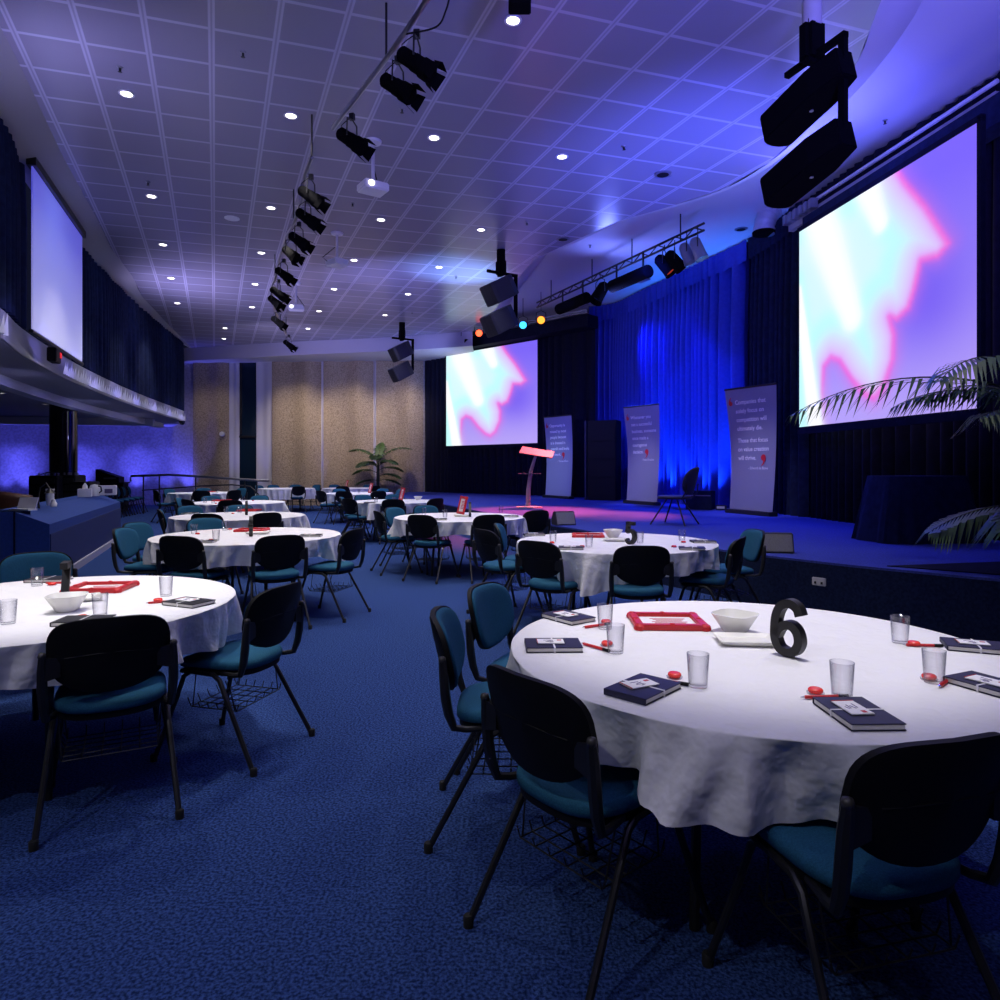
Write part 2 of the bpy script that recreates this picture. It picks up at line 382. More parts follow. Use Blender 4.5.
# stage drapes
scr_line=[(-2.83,25.5),(-1.6,24.6),(1.3,21.8),(2.86,20.25)]
drape('stage_curtain',[(-2.83,25.5),(-1.2,24.1),(1.4,21.8),(2.86,20.3)],SZ,5.85,M['drape_k'],'black pleated curtain behind the left stage screen',seed=5,amp=.07,per=.25)
blue_pl=smooth_pl([(2.75,20.6),(3.5,20.05),(4.0,18.6),(4.75,16.4),(5.38,14.5)])
drape('stage_curtain',blue_pl,SZ,6.25,M['drape_b'],'tall bright blue pleated curtain at the back of the stage',seed=6,valance=.45,amp=.2,per=.23)
drape('stage_curtain',smooth_pl([(5.40,14.4),(5.52,13.4),(5.6,12.35)]),SZ,6.25,M['drape_n'],'shaded end of the blue pleated curtain, coloured dark, left of the right screen',seed=8,valance=.45,amp=.14,per=.23)  # same blue drape out of the light; shade put in by a darker material
drape('stage_curtain',[(5.62,12.25),(5.7,11.4),(5.78,10.6),(6.15,8.6),(6.75,5.5),(7.2,2.6)],SZ,6.2,M['drape_k'],'black pleated curtain behind the right stage screen',seed=7,valance=.4,amp=.09,per=.25)
# ------------------------------------------------------------------ screens
CONT=[(.56,-.15),(.68,.06),(.78,.2),(.885,.38),(.84,.41),(.76,.40),(.73,.5),(.70,.57),(.64,.60),(.60,.58),(.625,.66),(.62,.76),(.57,.87),(.515,.91),(.46,.885),(.38,.81),(.30,.71),(.24,.685),(.19,.72),(.175,.85),(.19,1.2),(-.5,1.2),(-.5,-.15)]
def sdist(u,v):
    ins=False; d=9
    n=len(CONT)
    for i in range(n):
        x0,y0=CONT[i];x1,y1=CONT[(i+1)%n]
        if (y0>v)!=(y1>v) and u<(x1-x0)*(v-y0)/(y1-y0)+x0: ins=not ins
        ex,ey=x1-x0,y1-y0; t=max(0,min(1,((u-x0)*ex+(v-y0)*ey)/(ex*ex+ey*ey)))
        d=min(d,math.hypot(u-x0-ex*t,v-y0-ey*t))
    return d if ins else -d
def seg(u,v,a,b,w0,w1):
    ex,ey=b[0]-a[0],b[1]-a[1]; t=max(0,min(1,((u-a[0])*ex+(v-a[1])*ey)/(ex*ex+ey*ey)))
    w_=w0+(w1-w0)*t; d=math.hypot(u-a[0]-ex*t,v-a[1]-ey*t); return 1/(1+math.exp((d/w_-1)*5))
def lerp3(a,b,t): t=max(0,min(1,t)); return tuple(x+(y-x)*t for x,y in zip(a,b))
def picture(u,v):
    # colours are display values; converted to linear below
    d=sdist(u,v)
    vio=lerp3((.47,.38,.95),(.70,.62,.95),v*1.15-.1); vio=lerp3(vio,(.42,.32,.92),math.exp(-((u-.78)/.2)**2-((v-.55)/.2)**2)*.7)
    if d<0: c=vio
    else:
        c=lerp3((.86,.74,.98),(.84,.97,1),(d-.0)/.16); c=lerp3(c,(.70,1,.97),math.exp(-((d-.17)/.06)**2)*.6)
        lob=max(seg(u,v,(.12,-.1),(.38,.53),.125,.065),seg(u,v,(.47,-.02),(.55,.17),.07,.045))
        c=lerp3(c,(1,1,1),lob*1.02)
    c=lerp3(c,(.93,.42,.84),math.exp(-(d/.016)**2)*.62+ .3*math.exp(-((d+.01)/.045)**2))
    st=seg(u,v,(-.01,.30),(.135,1.05),.028,.052)
    c=lerp3(c,(.75,1,.98),min(1,seg(u,v,(-.02,.25),(.12,1.05),.06,.085))*.8); c=lerp3(c,(1,1,1),st*1.25)
    return tuple(x**2.2 for x in c)
def stage_screen(p0,p1,z0,z1,label,group=None):
    a=Vector(p0);b=Vector(p1); t=(b-a).normalized(); n=Vector((t.y,-t.x))
    root=thing('projection_screen',label,'screen',((a.x+b.x)/2,(a.y+b.y)/2,z0),math.atan2(t.y,t.x)); L=(b-a).length
    nu,nv=84,72; mb=MB().grid(nu,nv,lambda u,v:((u-.5)*L,-.03,(1-v)*(z1-z0)))
    o=mb.build('picture_surface',M['picture'],root,fix=False)
    ca=o.data.color_attributes.new('Col','FLOAT_COLOR','POINT')
    for j in range(nv):
        for i in range(nu):
            c=picture(i/(nu-1),j/(nv-1)); ca.data[j*nu+i].color=(*c,1)
    f=MB()
    for s in(-1,1): f.box((s*(L/2+.03),0,(z1-z0)/2),(.06,.06,z1-z0+.12))
    f.box((0,0,-.06),(L+.12,.06,.12)).box((0,0,z1-z0+.04),(L+.12,.06,.08)); f.build('screen_frame',M['drape_k'],root)
    return root
stage_screen((-1.91,24.45),(1.2,21.45),2.2,5.45,'lit projection screen with white and pink flares, left of the stage')
stage_screen((5.015,11.33),(5.46,7.75),2.09,5.34,'large lit projection screen with flares, right of the stage')
def lscreen():
    a=Vector((-6.62,9.62));b=Vector((-7.74,12.58)); t=(b-a).normalized(); L=(b-a).length
    r=thing('projection_screen','blank pale lavender projection screen hanging at the balcony curtain','screen',((a.x+b.x)/2,(a.y+b.y)/2,3.38),math.atan2(t.y,t.x))
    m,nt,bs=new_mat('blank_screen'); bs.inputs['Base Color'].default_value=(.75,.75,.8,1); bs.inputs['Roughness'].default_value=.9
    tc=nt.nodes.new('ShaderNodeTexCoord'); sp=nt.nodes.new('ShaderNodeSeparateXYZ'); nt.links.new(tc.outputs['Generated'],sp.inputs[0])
    rp=nt.nodes.new('ShaderNodeValToRGB'); e=rp.color_ramp.elements; e[0].color=(.27,.27,.58,1); e[0].position=.1; e[1].color=(.045,.045,.5,1); e[1].position=.85  # projector glow on the sheet put in as an emission gradient
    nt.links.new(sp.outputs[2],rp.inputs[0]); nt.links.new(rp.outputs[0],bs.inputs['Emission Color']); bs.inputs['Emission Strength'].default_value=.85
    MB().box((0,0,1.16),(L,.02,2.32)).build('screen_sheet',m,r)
    MB().tube([(-L/2-.05,0,-.04),(L/2+.05,0,-.04)],.03).build('bottom_bar',M['blackm'],r)
    MB().box((0,0,2.36),(L+.1,.12,.12)).build('screen_case',M['blackm'],r)
lscreen()
# pelmets and trusses over the stage screens
def pelmet(p0,p1,z0,z1,label):
    a=Vector(p0);b=Vector(p1); t=(b-a).normalized(); rz=math.atan2(t.y,t.x); L=(b-a).length
    r=thing('screen_pelmet',label,'pelmet',((a.x+b.x)/2,(a.y+b.y)/2,z0),rz)
    MB().box((0,0,(z1-z0)/2),(L,.5,z1-z0)).build('pelmet_box',M['drape_k'],r)
    mb=MB()
    for zz in(0,.22): mb.tube([(-L/2,-.28,z1-z0+.05+zz*.3),(L/2,-.28,z1-z0+.05+zz*.3)],.028)
    mb.build('truss_tube',M['grey'],r,smooth=True)
    return r
pelmet((-2.72,24.95),(2.7,19.75),5.5,5.85,'black pelmet with truss tube above the left stage screen')
# right truss: long pale box beam
def rtruss():
    a=Vector((5.2,12.2,5.82));b=Vector((6.0,8.2,5.98))
    r=thing('lighting_truss','long pale truss tube with fittings above the right stage screen','truss',a)
    d=b-a
    MB().tube([(0,0,.1),d+Vector((0,0,.1))],.03).build('truss_tube',M['white_pl'],r,smooth=True)
    MB().bar((0.02,0,-.1),d+Vector((.02,0,-.1)),.1,.15).build('truss_beam',M['plaster_d'],r)
    mb=MB()
    for k in range(6):
        p=d*(.02+k*.035)+Vector((-.1,0,0)); mb.box(p,(.12,.1,.16))
    mb.build('truss_fitting',M['grey'],r)
rtruss()
o=MB().bar((5.3,11.6,5.5),(5.8,7.7,5.5),.3,.34).build('screen_pelmet',M['drape_n']); tag(o,'dark blue pelmet box along the top of the right stage screen','pelmet')
# ------------------------------------------------------------------ text helper
def text_mesh(body,size,extrude=0,align='LEFT',offset=0,spacing=1.0,line=1.0):
    c=bpy.data.curves.new('lettering','FONT'); c.body=body; c.size=size; c.extrude=extrude; c.align_x=align; c.offset=offset; c.space_character=spacing; c.space_line=line
    o=bpy.data.objects.new('lettering',c); COL.objects.link(o); bpy.context.view_layer.update()
    me=bpy.data.meshes.new_from_object(o.evaluated_get(bpy.context.evaluated_depsgraph_get()))
    bpy.data.objects.remove(o); return me
# ------------------------------------------------------------------ banners
def banner(loc,w,h,yaw,twist,lines,author,label,gap=None):
    r=thing('pull_up_banner',label,'banner',loc,yaw)
    def warp(x,z):
        f=(z/h); a=twist*f*f; bow=.05*math.sin(PI*f)
        return Vector((x*math.cos(a)+ .03*f, -x*math.sin(a)+bow-.04*f*f, z+.08))
    MB().grid(12,20,lambda u,v:warp((u-.5)*w,v*h)).build('banner_sheet',M['banner'],r,smooth='all',fix=False)
    MB().box((0,.0,.04),(w+.06,.2,.08)).build('banner_base',M['blackm'],r,bevel=.01)
    mb=MB().tube([warp(-w/2,h)+Vector((0,0,.01)),warp(w/2,h)+Vector((0,0,.01))],.018); mb.build('top_rail',M['blackm'],r)
    MB().tube([(0,.16,.08),warp(0,h)+Vector((0,.05,0))],.012).build('support_pole',M['blackm'],r)
    def put(body,size,x,z,m,nm,align='LEFT',line=1.0,off=0):
        me=text_mesh(body,size,align=align,line=line,offset=off); me.materials.append(m)
        for v in me.vertices:
            p=warp(x+v.co.x,z+v.co.y); v.co=p+Vector((-.008*math.sin(0),-.012,0))
        o=bpy.data.objects.new(nm,me); COL.objects.link(o); o.parent=r
    ts=w*.096; x0=-w*.31
    z=h-.30
    for i,l in enumerate(lines):
        if gap is not None and i==gap: z-=ts*.55
        put(l,ts,x0,z,M['btext'],'quotation',off=.002); z-=ts*1.45
    def quote(x,z,q,flip):
        pts=[(q*math.cos(a),q*math.sin(a)) for a in [PI*(-.15+k*.1) for k in range(13)]]
        pts+=[(-q*.95,-q*.3),(-q*.3,-q*.85),(.0,-q*1.0),(-q*.15,-q*1.6),(-q*.75,-q*2.2),(-q*.5,-q*2.35),(q*.35,-q*1.7),(q*.95,-q*.6)]
        if flip: pts=[(-a,-b-q*1.2) for a,b in pts]
        me=bpy.data.meshes.new('quote_mark'); me.from_pydata([tuple(warp(x+a,z+b)+Vector((0,-.014,0))) for a,b in pts],[],[tuple(range(len(pts)))]); me.materials.append(M['bred'])
        o=bpy.data.objects.new('quote_mark',me); COL.objects.link(o); o.parent=r
    quote(-w*.40,h-.30+ts*.75,ts*.42,True)
    quote(x0+len(lines[-1])*ts*.43+ts*.7,z+ts*1.75,ts*.55,False)
    put(author,ts*.62,w*.36,z-ts*.1,M['btext'],'author_line','RIGHT')
banner(Vector((1.7,20.0,SZ)),1.22,2.32,-1.0,-.06,['Opportunity is','missed by most','people because','it is dressed in','overalls and looks','like work.'],'- Thomas Edison','tall pale banner left on stage, just right of the left screen')
banner(Vector((3.47,16.7,SZ)),1.22,2.32,-1.14,-.14,['Whenever you','see a successful','business, someone','once made a','courageous','decision.'],'- Peter Drucker','tall lavender banner in mid stage, left of the lone chair')
banner(Vector((4.80,13.05,SZ)),1.22,2.35,-1.24,-.18,['Companies that','solely focus on','competition will','ultimately die.','Those that focus','on value creation','will thrive.'],'- Edward de Bono','tall lavender banner nearest the right screen',gap=4)
# ------------------------------------------------------------------ chair
def pad(a,bt,bb,h,nt=4.0,nb=2.6,n=40,rings=7,flat=.5,thick=.03):
    # superellipse cushion in local (x,y) plane, dome on +z, flat bottom at -z
    vs=[];fs=[]
    def out(k):
        t=2*PI*k/n; c,s=math.cos(t),math.sin(t); e=nt if s>=0 else nb; b=bt if s>=0 else bb
        return (a*math.copysign(abs(c)**(2/e),c), b*math.copysign(abs(s)**(2/e),s))
    O=[out(k) for k in range(n)]
    prof=[(0.0,h),(.3,h),(.6,h*.97),(.82,h*.9),(.93,h*.7),(.985,h*.35),(1.0,0),(1.0,-thick),(.9,-thick-.005),(.5,-thick-.008),(0,-thick-.008)]
    for (s,z) in prof:
        for k in range(n): vs.append((O[k][0]*s,O[k][1]*s,z))
    for i in range(len(prof)-1):
        for k in range(n): fs.append((i*n+k,i*n+(k+1)%n,(i+1)*n+(k+1)%n,(i+1)*n+k))
    return vs,fs
def chair_template():
    r=thing('conference_chair','x','chair')
    # seat
    vs,fs=pad(.205,.21,.21,.028,3.6,3.2,thick=.02)
    MB().add([(x,y+.02,.464+z-.02*max(0,(y-.1))/.1*.6+.012*(x/.2)**2) for x,y,z in vs],fs).build('seat',M['teal'],r,smooth='all')
    vs,fs=pad(.195,.2,.2,.004,3.6,3.2,thick=.025)
    MB().add([(x,y+.02,.440+z+.01*(x/.2)**2) for x,y,z in vs],fs).build('seat_shell',M['shell'],r,smooth=True)
    def back(p,off):
        x,y,z=p   # x across, y up, z forward
        zz=.690+y; yy=-.205-(zz-.55)*.24+z+off+.05*(x/.21)**2
        return (x,yy,zz)
    vs,fs=pad(.205,.140,.148,.022,3.6,2.25,thick=.004)
    MB().add([back(v,0) for v in vs],fs).build('backrest',M['teal'],r,smooth='all')
    vs,fs=pad(.213,.146,.156,.002,3.6,2.25,thick=.02)
    sh=MB().add([back(v,-.006) for v in vs],fs)
    sh.tube([back((-.15+.3*k/8,-.005+.012*math.sin(PI*k/8),-.031),0) for k in range(9)],.003,6)
    sh.build('back_shell',M['shell'],r,smooth=True)
    for s in(-1,1):
        pts=[(s*.185,-.06,.436),(s*.205,-.14,.436),(s*.216,-.185,.446),(s*.221,-.205,.50),(s*.224,-.215,.56),(s*.224,-.222,.64),(s*.222,-.228,.70)]
        bb=MB().tube(pts,[.011,.012,.015,.018,.019,.018,.014],8)
        bb.add([(s*.225,-.235,.60),(s*.225,-.235,.695),(s*.165,-.232,.685),(s*.165,-.232,.615),(s*.222,-.212,.60),(s*.222,-.212,.695),(s*.165,-.217,.685),(s*.165,-.217,.615)],[(0,1,2,3),(4,7,6,5),(0,4,5,1),(2,6,7,3),(1,5,6,2),(0,3,7,4)])
        b=bb.build('back_bracket',M['blackm'],r,smooth=True)
        MB().lathe([(.001,-.014),(.012,-.01),(.015,0),(.012,.01),(.001,.014)],(s*.224,-.228,.70),10).build('knob',M['knob'],b,smooth='all')
        for y0,y1,y2,yf,xo in((-.10,.12,.155,.28,.0),(.17,-.02,-.06,-.275,.014)):
            pts=[(s*(.175+xo),y0,.43),(s*(.18+xo),(y0+y1)/2,.43),(s*(.185+xo),y1,.428),(s*(.19+xo),y2,.405),(s*(.2+xo),y2+(yf-y2)*.25,.305),(s*(.243),yf,.012)]
            lg=MB().tube(pts,.0115,8).build('leg',M['blackm'],r,smooth=True)
            MB().lathe([(.016,0),(.017,.03),(.013,.036)],(s*.244,yf+.002*(1 if yf>0 else -1),0),10).build('foot_cap',M['rubber'],lg,smooth=True)
    w=MB(); zb=.255
    for k in range(6): x=-.17+.34*k/5; w.tube([(x,-.14,zb+.03),(x,-.13,zb),(x,.13,zb),(x,.15,zb+.04)],.0028,5)
    for k in range(6): y=-.13+.26*k/5; w.tube([(-.185,y,zb+.03),(-.17,y,zb),(.17,y,zb),(.185,y,zb+.03)],.0028,5)
    for sx in(-1,1):
        for sy in(-1,1): w.tube([(sx*.17,sy*.12,zb),(sx*.185,sy*.09,.42)],.003,5)
    w.build('wire_basket',M['wire'],r)
    return r
# tables --------------------------------------------------------------
TABLES={ # centre, drop-corner angle, description
 'T5':((-2.26,3.35),.96,'first left-row table'),
 'T6':((.934,2.54),1.12,'table with the black six'),
 'T3':((-2.51,6.78),.16,'second left-row table'),
 'T7':((1.05,6.18),1.24,'table with the black five'),
 'T4':((-3.67,9.56),.3,'third left-row table'),
 'T8':((-.55,9.34),.0,'third right-row table'),
 'T9':((-5.14,13.3),.1,'fourth left-row table'),
 'TA':((-2.12,13.7),1.27,'fourth right-row table'),
 'T10':((-8.0,18.4),.4,'fifth left-row table'),
 'TB':((-3.75,18.1),.3,'fifth right-row table'),
 'TC':((-5.0,22.7),.2,'farthest right-row table'),
 'T11':((-7.0,22.3),.0,'farthest left-row table'),
}
TR=.885
TLAB={'T5':'round table under white cloth at the left front edge','T6':'large round table under white cloth with the black number six',
 'T3':'round table under white cloth, second in the left row','T7':'round table under white cloth with the black number five','T4':'round table under white cloth, third in the left row',
 'T8':'round table under white cloth, third in the right row by the stage','T9':'round table under white cloth, fourth in the left row','TA':'round table under white cloth, fourth in the right row',
 'T10':'round table under white cloth, fifth in the left row','TB':'round table under white cloth, fifth in the right row','TC':'round table under white cloth, farthest in the right row','T11':'round table in fluted white cloth before the tan wall'}
def table_template():
    r=thing('round_table','x','table',(0,0,0),0)
    MB().lathe([(TR-.05,.705),(TR-.03,.712),(TR-.03,.732),(TR-.035,.735)],n=48).build('tabletop',M['dark_table'],r,smooth=True)
    for sx in(-1,1):
        for sy in(-1,1):
            MB().tube([(sx*.3,sy*.38,.705),(sx*.34,sy*.46,0)],.016,8).build('leg',M['blackm'],r,smooth=True)
    return r
def cloth_mesh(seed,corner,fluted=False,d0=.19,d1=.10):
    rnd=random.Random(seed); n=400
    ph=[rnd.uniform(0,6.28) for _ in range(6)]; fr=[rnd.randint(14,17),rnd.randint(23,28),rnd.randint(41,50),rnd.randint(3,5)]
    if fluted: fr=[28,28,56,4]
    def fold(t): return .5*math.sin(fr[0]*t+ph[0])+.35*math.sin(fr[1]*t+ph[1])+.25*math.sin(fr[2]*t+ph[2])
    rows=[0,.5,.85,.97,.992,1.0]; drops=[0,.004,.018,.06,.14,.25,.36,.5,.66,.82,1.0]
    vs=[];nr=0
    def P(r,t,z): return (r*math.cos(t),r*math.sin(t),z)
    for s in rows:
        for k in range(n):
            t=2*PI*k/n; zz=TZ-(0 if s<.99 else (.0015 if s<1 else .004)); vs.append(P(max(s*(TR+.004),.001),t,zz))
        nr+=1
    def ridge(x): return 1-abs(math.sin(x*.5))*2
    for d in drops[1:]:
        for k in range(n):
            t=2*PI*k/n; c=max(0,math.cos(2*(t-corner)))**3
            D=(d0+d1*c+.018*math.sin(3*t+ph[3])+.012*math.sin(7*t+ph[0])) if not fluted else .33
            env=d**.75
            a=.5*ridge(fr[0]*t+ph[0]+.8*d*math.sin(5*t+ph[4]))+.38*ridge(fr[1]*t+ph[1]-1.2*d)+.16*math.sin(fr[2]*t+ph[2]+2*d)
            if fluted: a=.9*math.sin(28*t)
            rr=TR+.008+(.062*a+.014)*env*(1+.7*c)+.06*c*env*ridge(6*(t-corner))-.02*d*(1-c)*(0 if fluted else 1)
            tt=t+.05*d*math.sin(fr[3]*t+ph[5])
            vs.append(P(rr,tt,TZ-.004-D*d))
        nr+=1
    fs=[]
    for i in range(nr-1):
        for k in range(n): fs.append((i*n+k,i*n+(k+1)%n,(i+1)*n+(k+1)%n,(i+1)*n+k))
    return MB().add(vs,fs)
t0=None
for i,(k,(c,ca,desc)) in enumerate(TABLES.items()):
    loc=(c[0],c[1],0)
    if t0 is None: t0=table_template(); t0.location=loc; tt=t0; t0['label']=TLAB[k]; t0['group']='round dining tables'
    else: tt=dup(t0,loc,0,TLAB[k])
    cl=cloth_mesh(i*3+1,ca,fluted=(k=='T11'),d0=.165 if k=='T6' else .19,d1=.05 if k=='T6' else .11).build('tablecloth',M['cloth'],loc=loc,smooth='all',fix=False)
    cl.data.shade_smooth()
    tag(cl,'white tablecloth draped over the '+desc,'tablecloth','white tablecloths')
# chairs ----------------------------------------------------------------
CH={
 'T5':[(-1.525,2.66,(-.486,.874)),(-1.10,3.36,(-.97,.24)),(-3.15,4.62,None)],
 'T6':[(.09,1.93,(.74,.675)),(-.215,2.74,(1,-.03)),(-.06,3.34,(.92,-.40)),(.955,1.49,(-.3,.95))],
 'T3':[(-2.73,5.80,None),(-1.89,5.86,None),(-1.39,6.45,None),(-3.62,6.55,(1,.1)),(-3.85,7.2,(1,-.15)),(-3.4,7.85,None)],
 'T7':[(.30,5.40,None),(1.06,5.08,(-.02,1)),(1.98,5.68,None),(2.37,6.36,(-1,-.1)),(-.14,6.42,(.86,.51)),(.0,7.05,(.95,-.1))],
 'T4':[(-3.72,8.62,None),(-3.02,8.8,None),(-4.75,9.55,(.85,.5)),(-4.75,10.4,None),(-4.08,10.65,None)],
 'T8':[(-.97,8.40,None),(-1.62,9.12,(.88,.47)),(-1.55,9.95,None),(-1.15,10.5,None),(-.13,8.42,None),(.50,9.3,(-.5,.87))],
 'T9':[(-4.88,12.3,None),(-6.2,13.15,None),(-5.75,12.5,None),(-6.0,14.1,None),(-5.05,14.3,None)],
 'TA':[(-1.98,12.6,None),(-2.85,12.85,None),(-3.15,13.6,None),(-2.95,14.6,None),(-2.3,14.85,None),(-1.22,12.95,None)],
 'T10':[(-6.95,17.8,None),(-7.6,17.3,None),(-8.9,17.6,None),(-9.1,18.7,None),(-8.5,19.5,None),(-7.4,19.5,None)],
 'TB':[(-4.55,17.25,None),(-3.9,16.95,None),(-3.05,17.1,None),(-4.5,19.0,None),(-3.3,19.2,None),(-2.75,18.5,None)],
 'TC':[(-5.0,21.6,None),(-5.75,23.6,None),(-4.6,23.8,None),(-4.05,22.2,None)],
 'T11':[(-6.35,21.45,None),(-8.05,22.7,None),(-7.75,23.25,None),(-7.1,23.6,None),(-6.3,23.4,None)],
}
SECT=['far side','far right','right side','near right','near side','near left','left side','far left']
tpl=chair_template(); first=True
for k,lst in CH.items():
    c,ca,desc=TABLES[k]; c=Vector(c); used={}
    ent=[]
    for (bx,by,f) in lst:
        b=Vector((bx,by)); f=Vector(f).normalized() if f else (c-b).normalized()
        f=Matrix.Rotation(random.uniform(-.06,.06),2)@f
        o=b+f*.235; dv=b-c; vdir=c.normalized(); ang=math.atan2(dv.x*vdir.y-dv.y*vdir.x,dv.dot(vdir))
        s=SECT[round(ang/(PI/4))%8]; ent.append([o,f,s,b.length])
    cnt={}
    for e in ent: cnt.setdefault(e[2],[]).append(e)
    for s,es in cnt.items():
        if len(es)>1:
            es.sort(key=lambda e:e[3])
            nm=['nearer','farther'] if len(es)==2 else ['nearest','middle','farthest']
            for n_,e in zip(nm,es): e[2]=n_+' '+s
    for o,f,s,_ in ent:
        seen=f.dot(o.normalized()); view='seen from behind' if seen>.35 else ('facing us' if seen<-.35 else 'seen side-on')
        lab=f'teal-cushioned black chair, {view}, at {s} of {desc}'
        rz=math.atan2(f.y,f.x)-PI/2
        if first:
            tpl.location=(o.x,o.y,0); tpl.rotation_euler.z=rz; tpl['label']=lab; tpl['group']='conference chairs around the tables'; first=False
        else: dup(tpl,(o.x,o.y,0),rz,lab)
for q in range(6):
    p=Vector((-10.95,19.0)).lerp(Vector((-11.55,21.6)),q/5)
    dup(tpl,(p.x,p.y,0),-PI/2+.35,f'dark blue chair, {ORD[q]} from the front in the row at the handrail','chairs in a row at the handrail')
# ------------------------------------------------------------------ table settings
def T(px,py): return atz(px,py,TZ)
TZ2=TZ+.001
def mk_notebook(m):
    r=thing('notebook','x','notebook')
    MB().box((0,0,.002),(.205,.142,.003)).box((0,0,.0175),(.205,.142,.003)).box((-.101,0,.01),(.003,.142,.018)).build('cover',m,r,bevel=.001)
    MB().box((.001,0,.0098),(.198,.136,.0125)).build('pages',M['paper'],r)
    MB().box((0,0,.0098),(.006,.144,.021)).build('elastic_band',M['card'],r)
    return r
def mk_card():
    r=thing('note_card','x','card')
    MB().box((0,0,.002),(.1,.062,.003)).build('card_sheet',M['card'],r)
    mb=MB()
    for i,(x,y,l) in enumerate(((-.01,.012,.03),(0,.002,.022),(-.004,-.008,.026),(.004,-.016,.016))): mb.box((x,y,.0038),(l,.0035,.0006),rz=.3*(i%2))
    mb.build('print',M['ink'],r); MB().box((.034,.012,.0038),(.016,.012,.0006)).build('print',M['inkr'],r)
    MB().box((-.049,0,.003),(.002,.062,.0045)).build('card_spine',M['inkr'],r)
    return r
def mk_glass():
    return MB().lathe([(.001,0),(.0265,0),(.028,.004),(.0335,.102),(.0325,.102),(.0265,.008),(.001,.007)],n=28).build('tumbler',M['glass'],smooth='all')
def mk_candy():
    r=thing('candy_pack','x','sweets')
    MB().lathe([(.001,.004),(.018,.004),(.021,.008),(.021,.013),(.017,.017),(.010,.018),(.001,.018)],n=22).build('sweet_disc',M['redc'],r,smooth=True)
    MB().lathe([(.024,0),(.025,.005),(.02,.006)],n=22).build('clear_tray',M['glass'],r,smooth=True)
    return r
def mk_pen():
    r=thing('pen','x','pen')
    MB().tube([(-.065,0,.006),(-.06,0,.006),(.035,0,.006)],[.004,.0055,.0055],8).build('barrel',M['red'],r,smooth=True)
    MB().tube([(.035,0,.006),(.066,0,.006)],.006,8).build('pen_cap',M['shell'],r,smooth=True)
    MB().tube([(-.076,0,.006),(-.065,0,.006)],[.001,.004],8).build('nib',M['chrome'],r,smooth=True)
    return r
def mk_frame():
    r=thing('picture_frame','x','frame'); mb=MB()
    w,h=.265,.225
    for s in(-1,1): mb.bar((-w/2,s*h/2,.012),(w/2,s*h/2,.012),.036,.024).bar((s*w/2,-h/2,.012),(s*w/2,h/2,.012),.036,.024)
    for sx in(-1,1):
        for sy in(-1,1): mb.lathe([(.001,.028),(.016,.026),(.026,.014),(.026,0)],(sx*w/2,sy*h/2,0),10)
        mb.lathe([(.001,.03),(.014,.026),(.02,.01),(.02,0)],(0,sx*h/2,0),10).lathe([(.001,.03),(.014,.026),(.02,.01),(.02,0)],(sx*w/2,0,0),10)
    mb.build('frame_border',M['red'],r,smooth=True,bevel=.004)
    MB().box((0,0,.006),(w-.03,h-.03,.006)).build('mat_board',M['card'],r)
    mb=MB()
    for k in range(6): mb.box((.01,.055-.02*k,.0095),(.15-.02*(k%3),.009,.0006))
    mb.build('print',M['inkr'],r)
    return r
def mk_bowl():
    n=32
    def ring(r,z,e): 
        out=[]
        for k in range(n):
            t=2*PI*k/n;c,s=math.cos(t),math.sin(t); out.append((r*math.copysign(abs(c)**(2/e),c),r*math.copysign(abs(s)**(2/e),s),z))
        return out
    R=[(.001,0,2),(.04,0,2.4),(.046,.006,2.6),(.064,.04,3),(.082,.075,3.6),(.078,.076,3.6),(.058,.04,3),(.038,.010,2.4),(.001,.008,2)]
    vs=[];fs=[]
    for q in R: vs+=ring(*q)
    for i in range(len(R)-1):
        for k in range(n): fs.append((i*n+k,i*n+(k+1)%n,(i+1)*n+(k+1)%n,(i+1)*n+k))
    return MB().add(vs,fs).build('square_bowl',M['ceram'],smooth=True)
def mk_plate():
    mb=MB()
    pr=[(.085,.055,.0),(.09,.06,.004),(.112,.078,.02),(.109,.075,.021),(.085,.055,.008),(.001,.001,.007)]
    vs=[];fs=[]
    for (a,b,z) in [(.001,.001,0)]+pr: vs+=[(-a,-b,z),(a,-b,z),(a,b,z),(-a,b,z)]
    for i in range(len(pr)):
        for k in range(4): fs.append((i*4+k,i*4+(k+1)%4,(i+1)*4+(k+1)%4,(i+1)*4+k))
    return mb.add(vs,fs).build('serving_plate',M['ceram'],bevel=.003)
KIT={}
def put(kind,maker,loc,rz,label,cat,group):
    if kind not in KIT:
        o=maker(); KIT[kind]=o; o.location=loc; o.rotation_euler.z=rz; tag(o,label,cat,group); return o
    o=dup(KIT[kind],loc,rz,label,group); o['category']=cat; return o
def V(p,dz=0): return (p.x,p.y,TZ+dz)
def notebook(px,py,rz,where,card=True,dark=False,crz=None):
    p=T(px,py); kind='nbk' if dark else 'nb'; colr='black' if dark else 'navy'
    put(kind,lambda:mk_notebook(M['blackb'] if dark else M['navy']),V(p,.001),rz,f'closed {colr} notebook with white band, {where}','notebook','notebooks on the tables')
    if card: put('card',mk_card,(p.x-.01,p.y+.005,TZ+.0215),rz if crz is None else crz,f'small printed white card on the notebook {where}','card','cards on the notebooks')
def glass(px,py,where): put('glass',mk_glass,V(T(px,py),.001),0,f'clear straight drinking glass {where}','glass','drinking glasses on the tables')
def candy(px,py,where): put('candy',mk_candy,V(T(px,py),.001),0,f'round red sweet in clear tray {where}','sweets','red sweets on the tables')
def pen(px,py,rz,where): put('pen',mk_pen,V(T(px,py),.001),rz,f'red pen with black cap {where}','pen','red pens on the tables')
def frame_flat(px,py,rz,where): put('frame',mk_frame,V(T(px,py),.001),rz,f'ornate red picture frame lying flat {where}','picture frame','red picture frames')
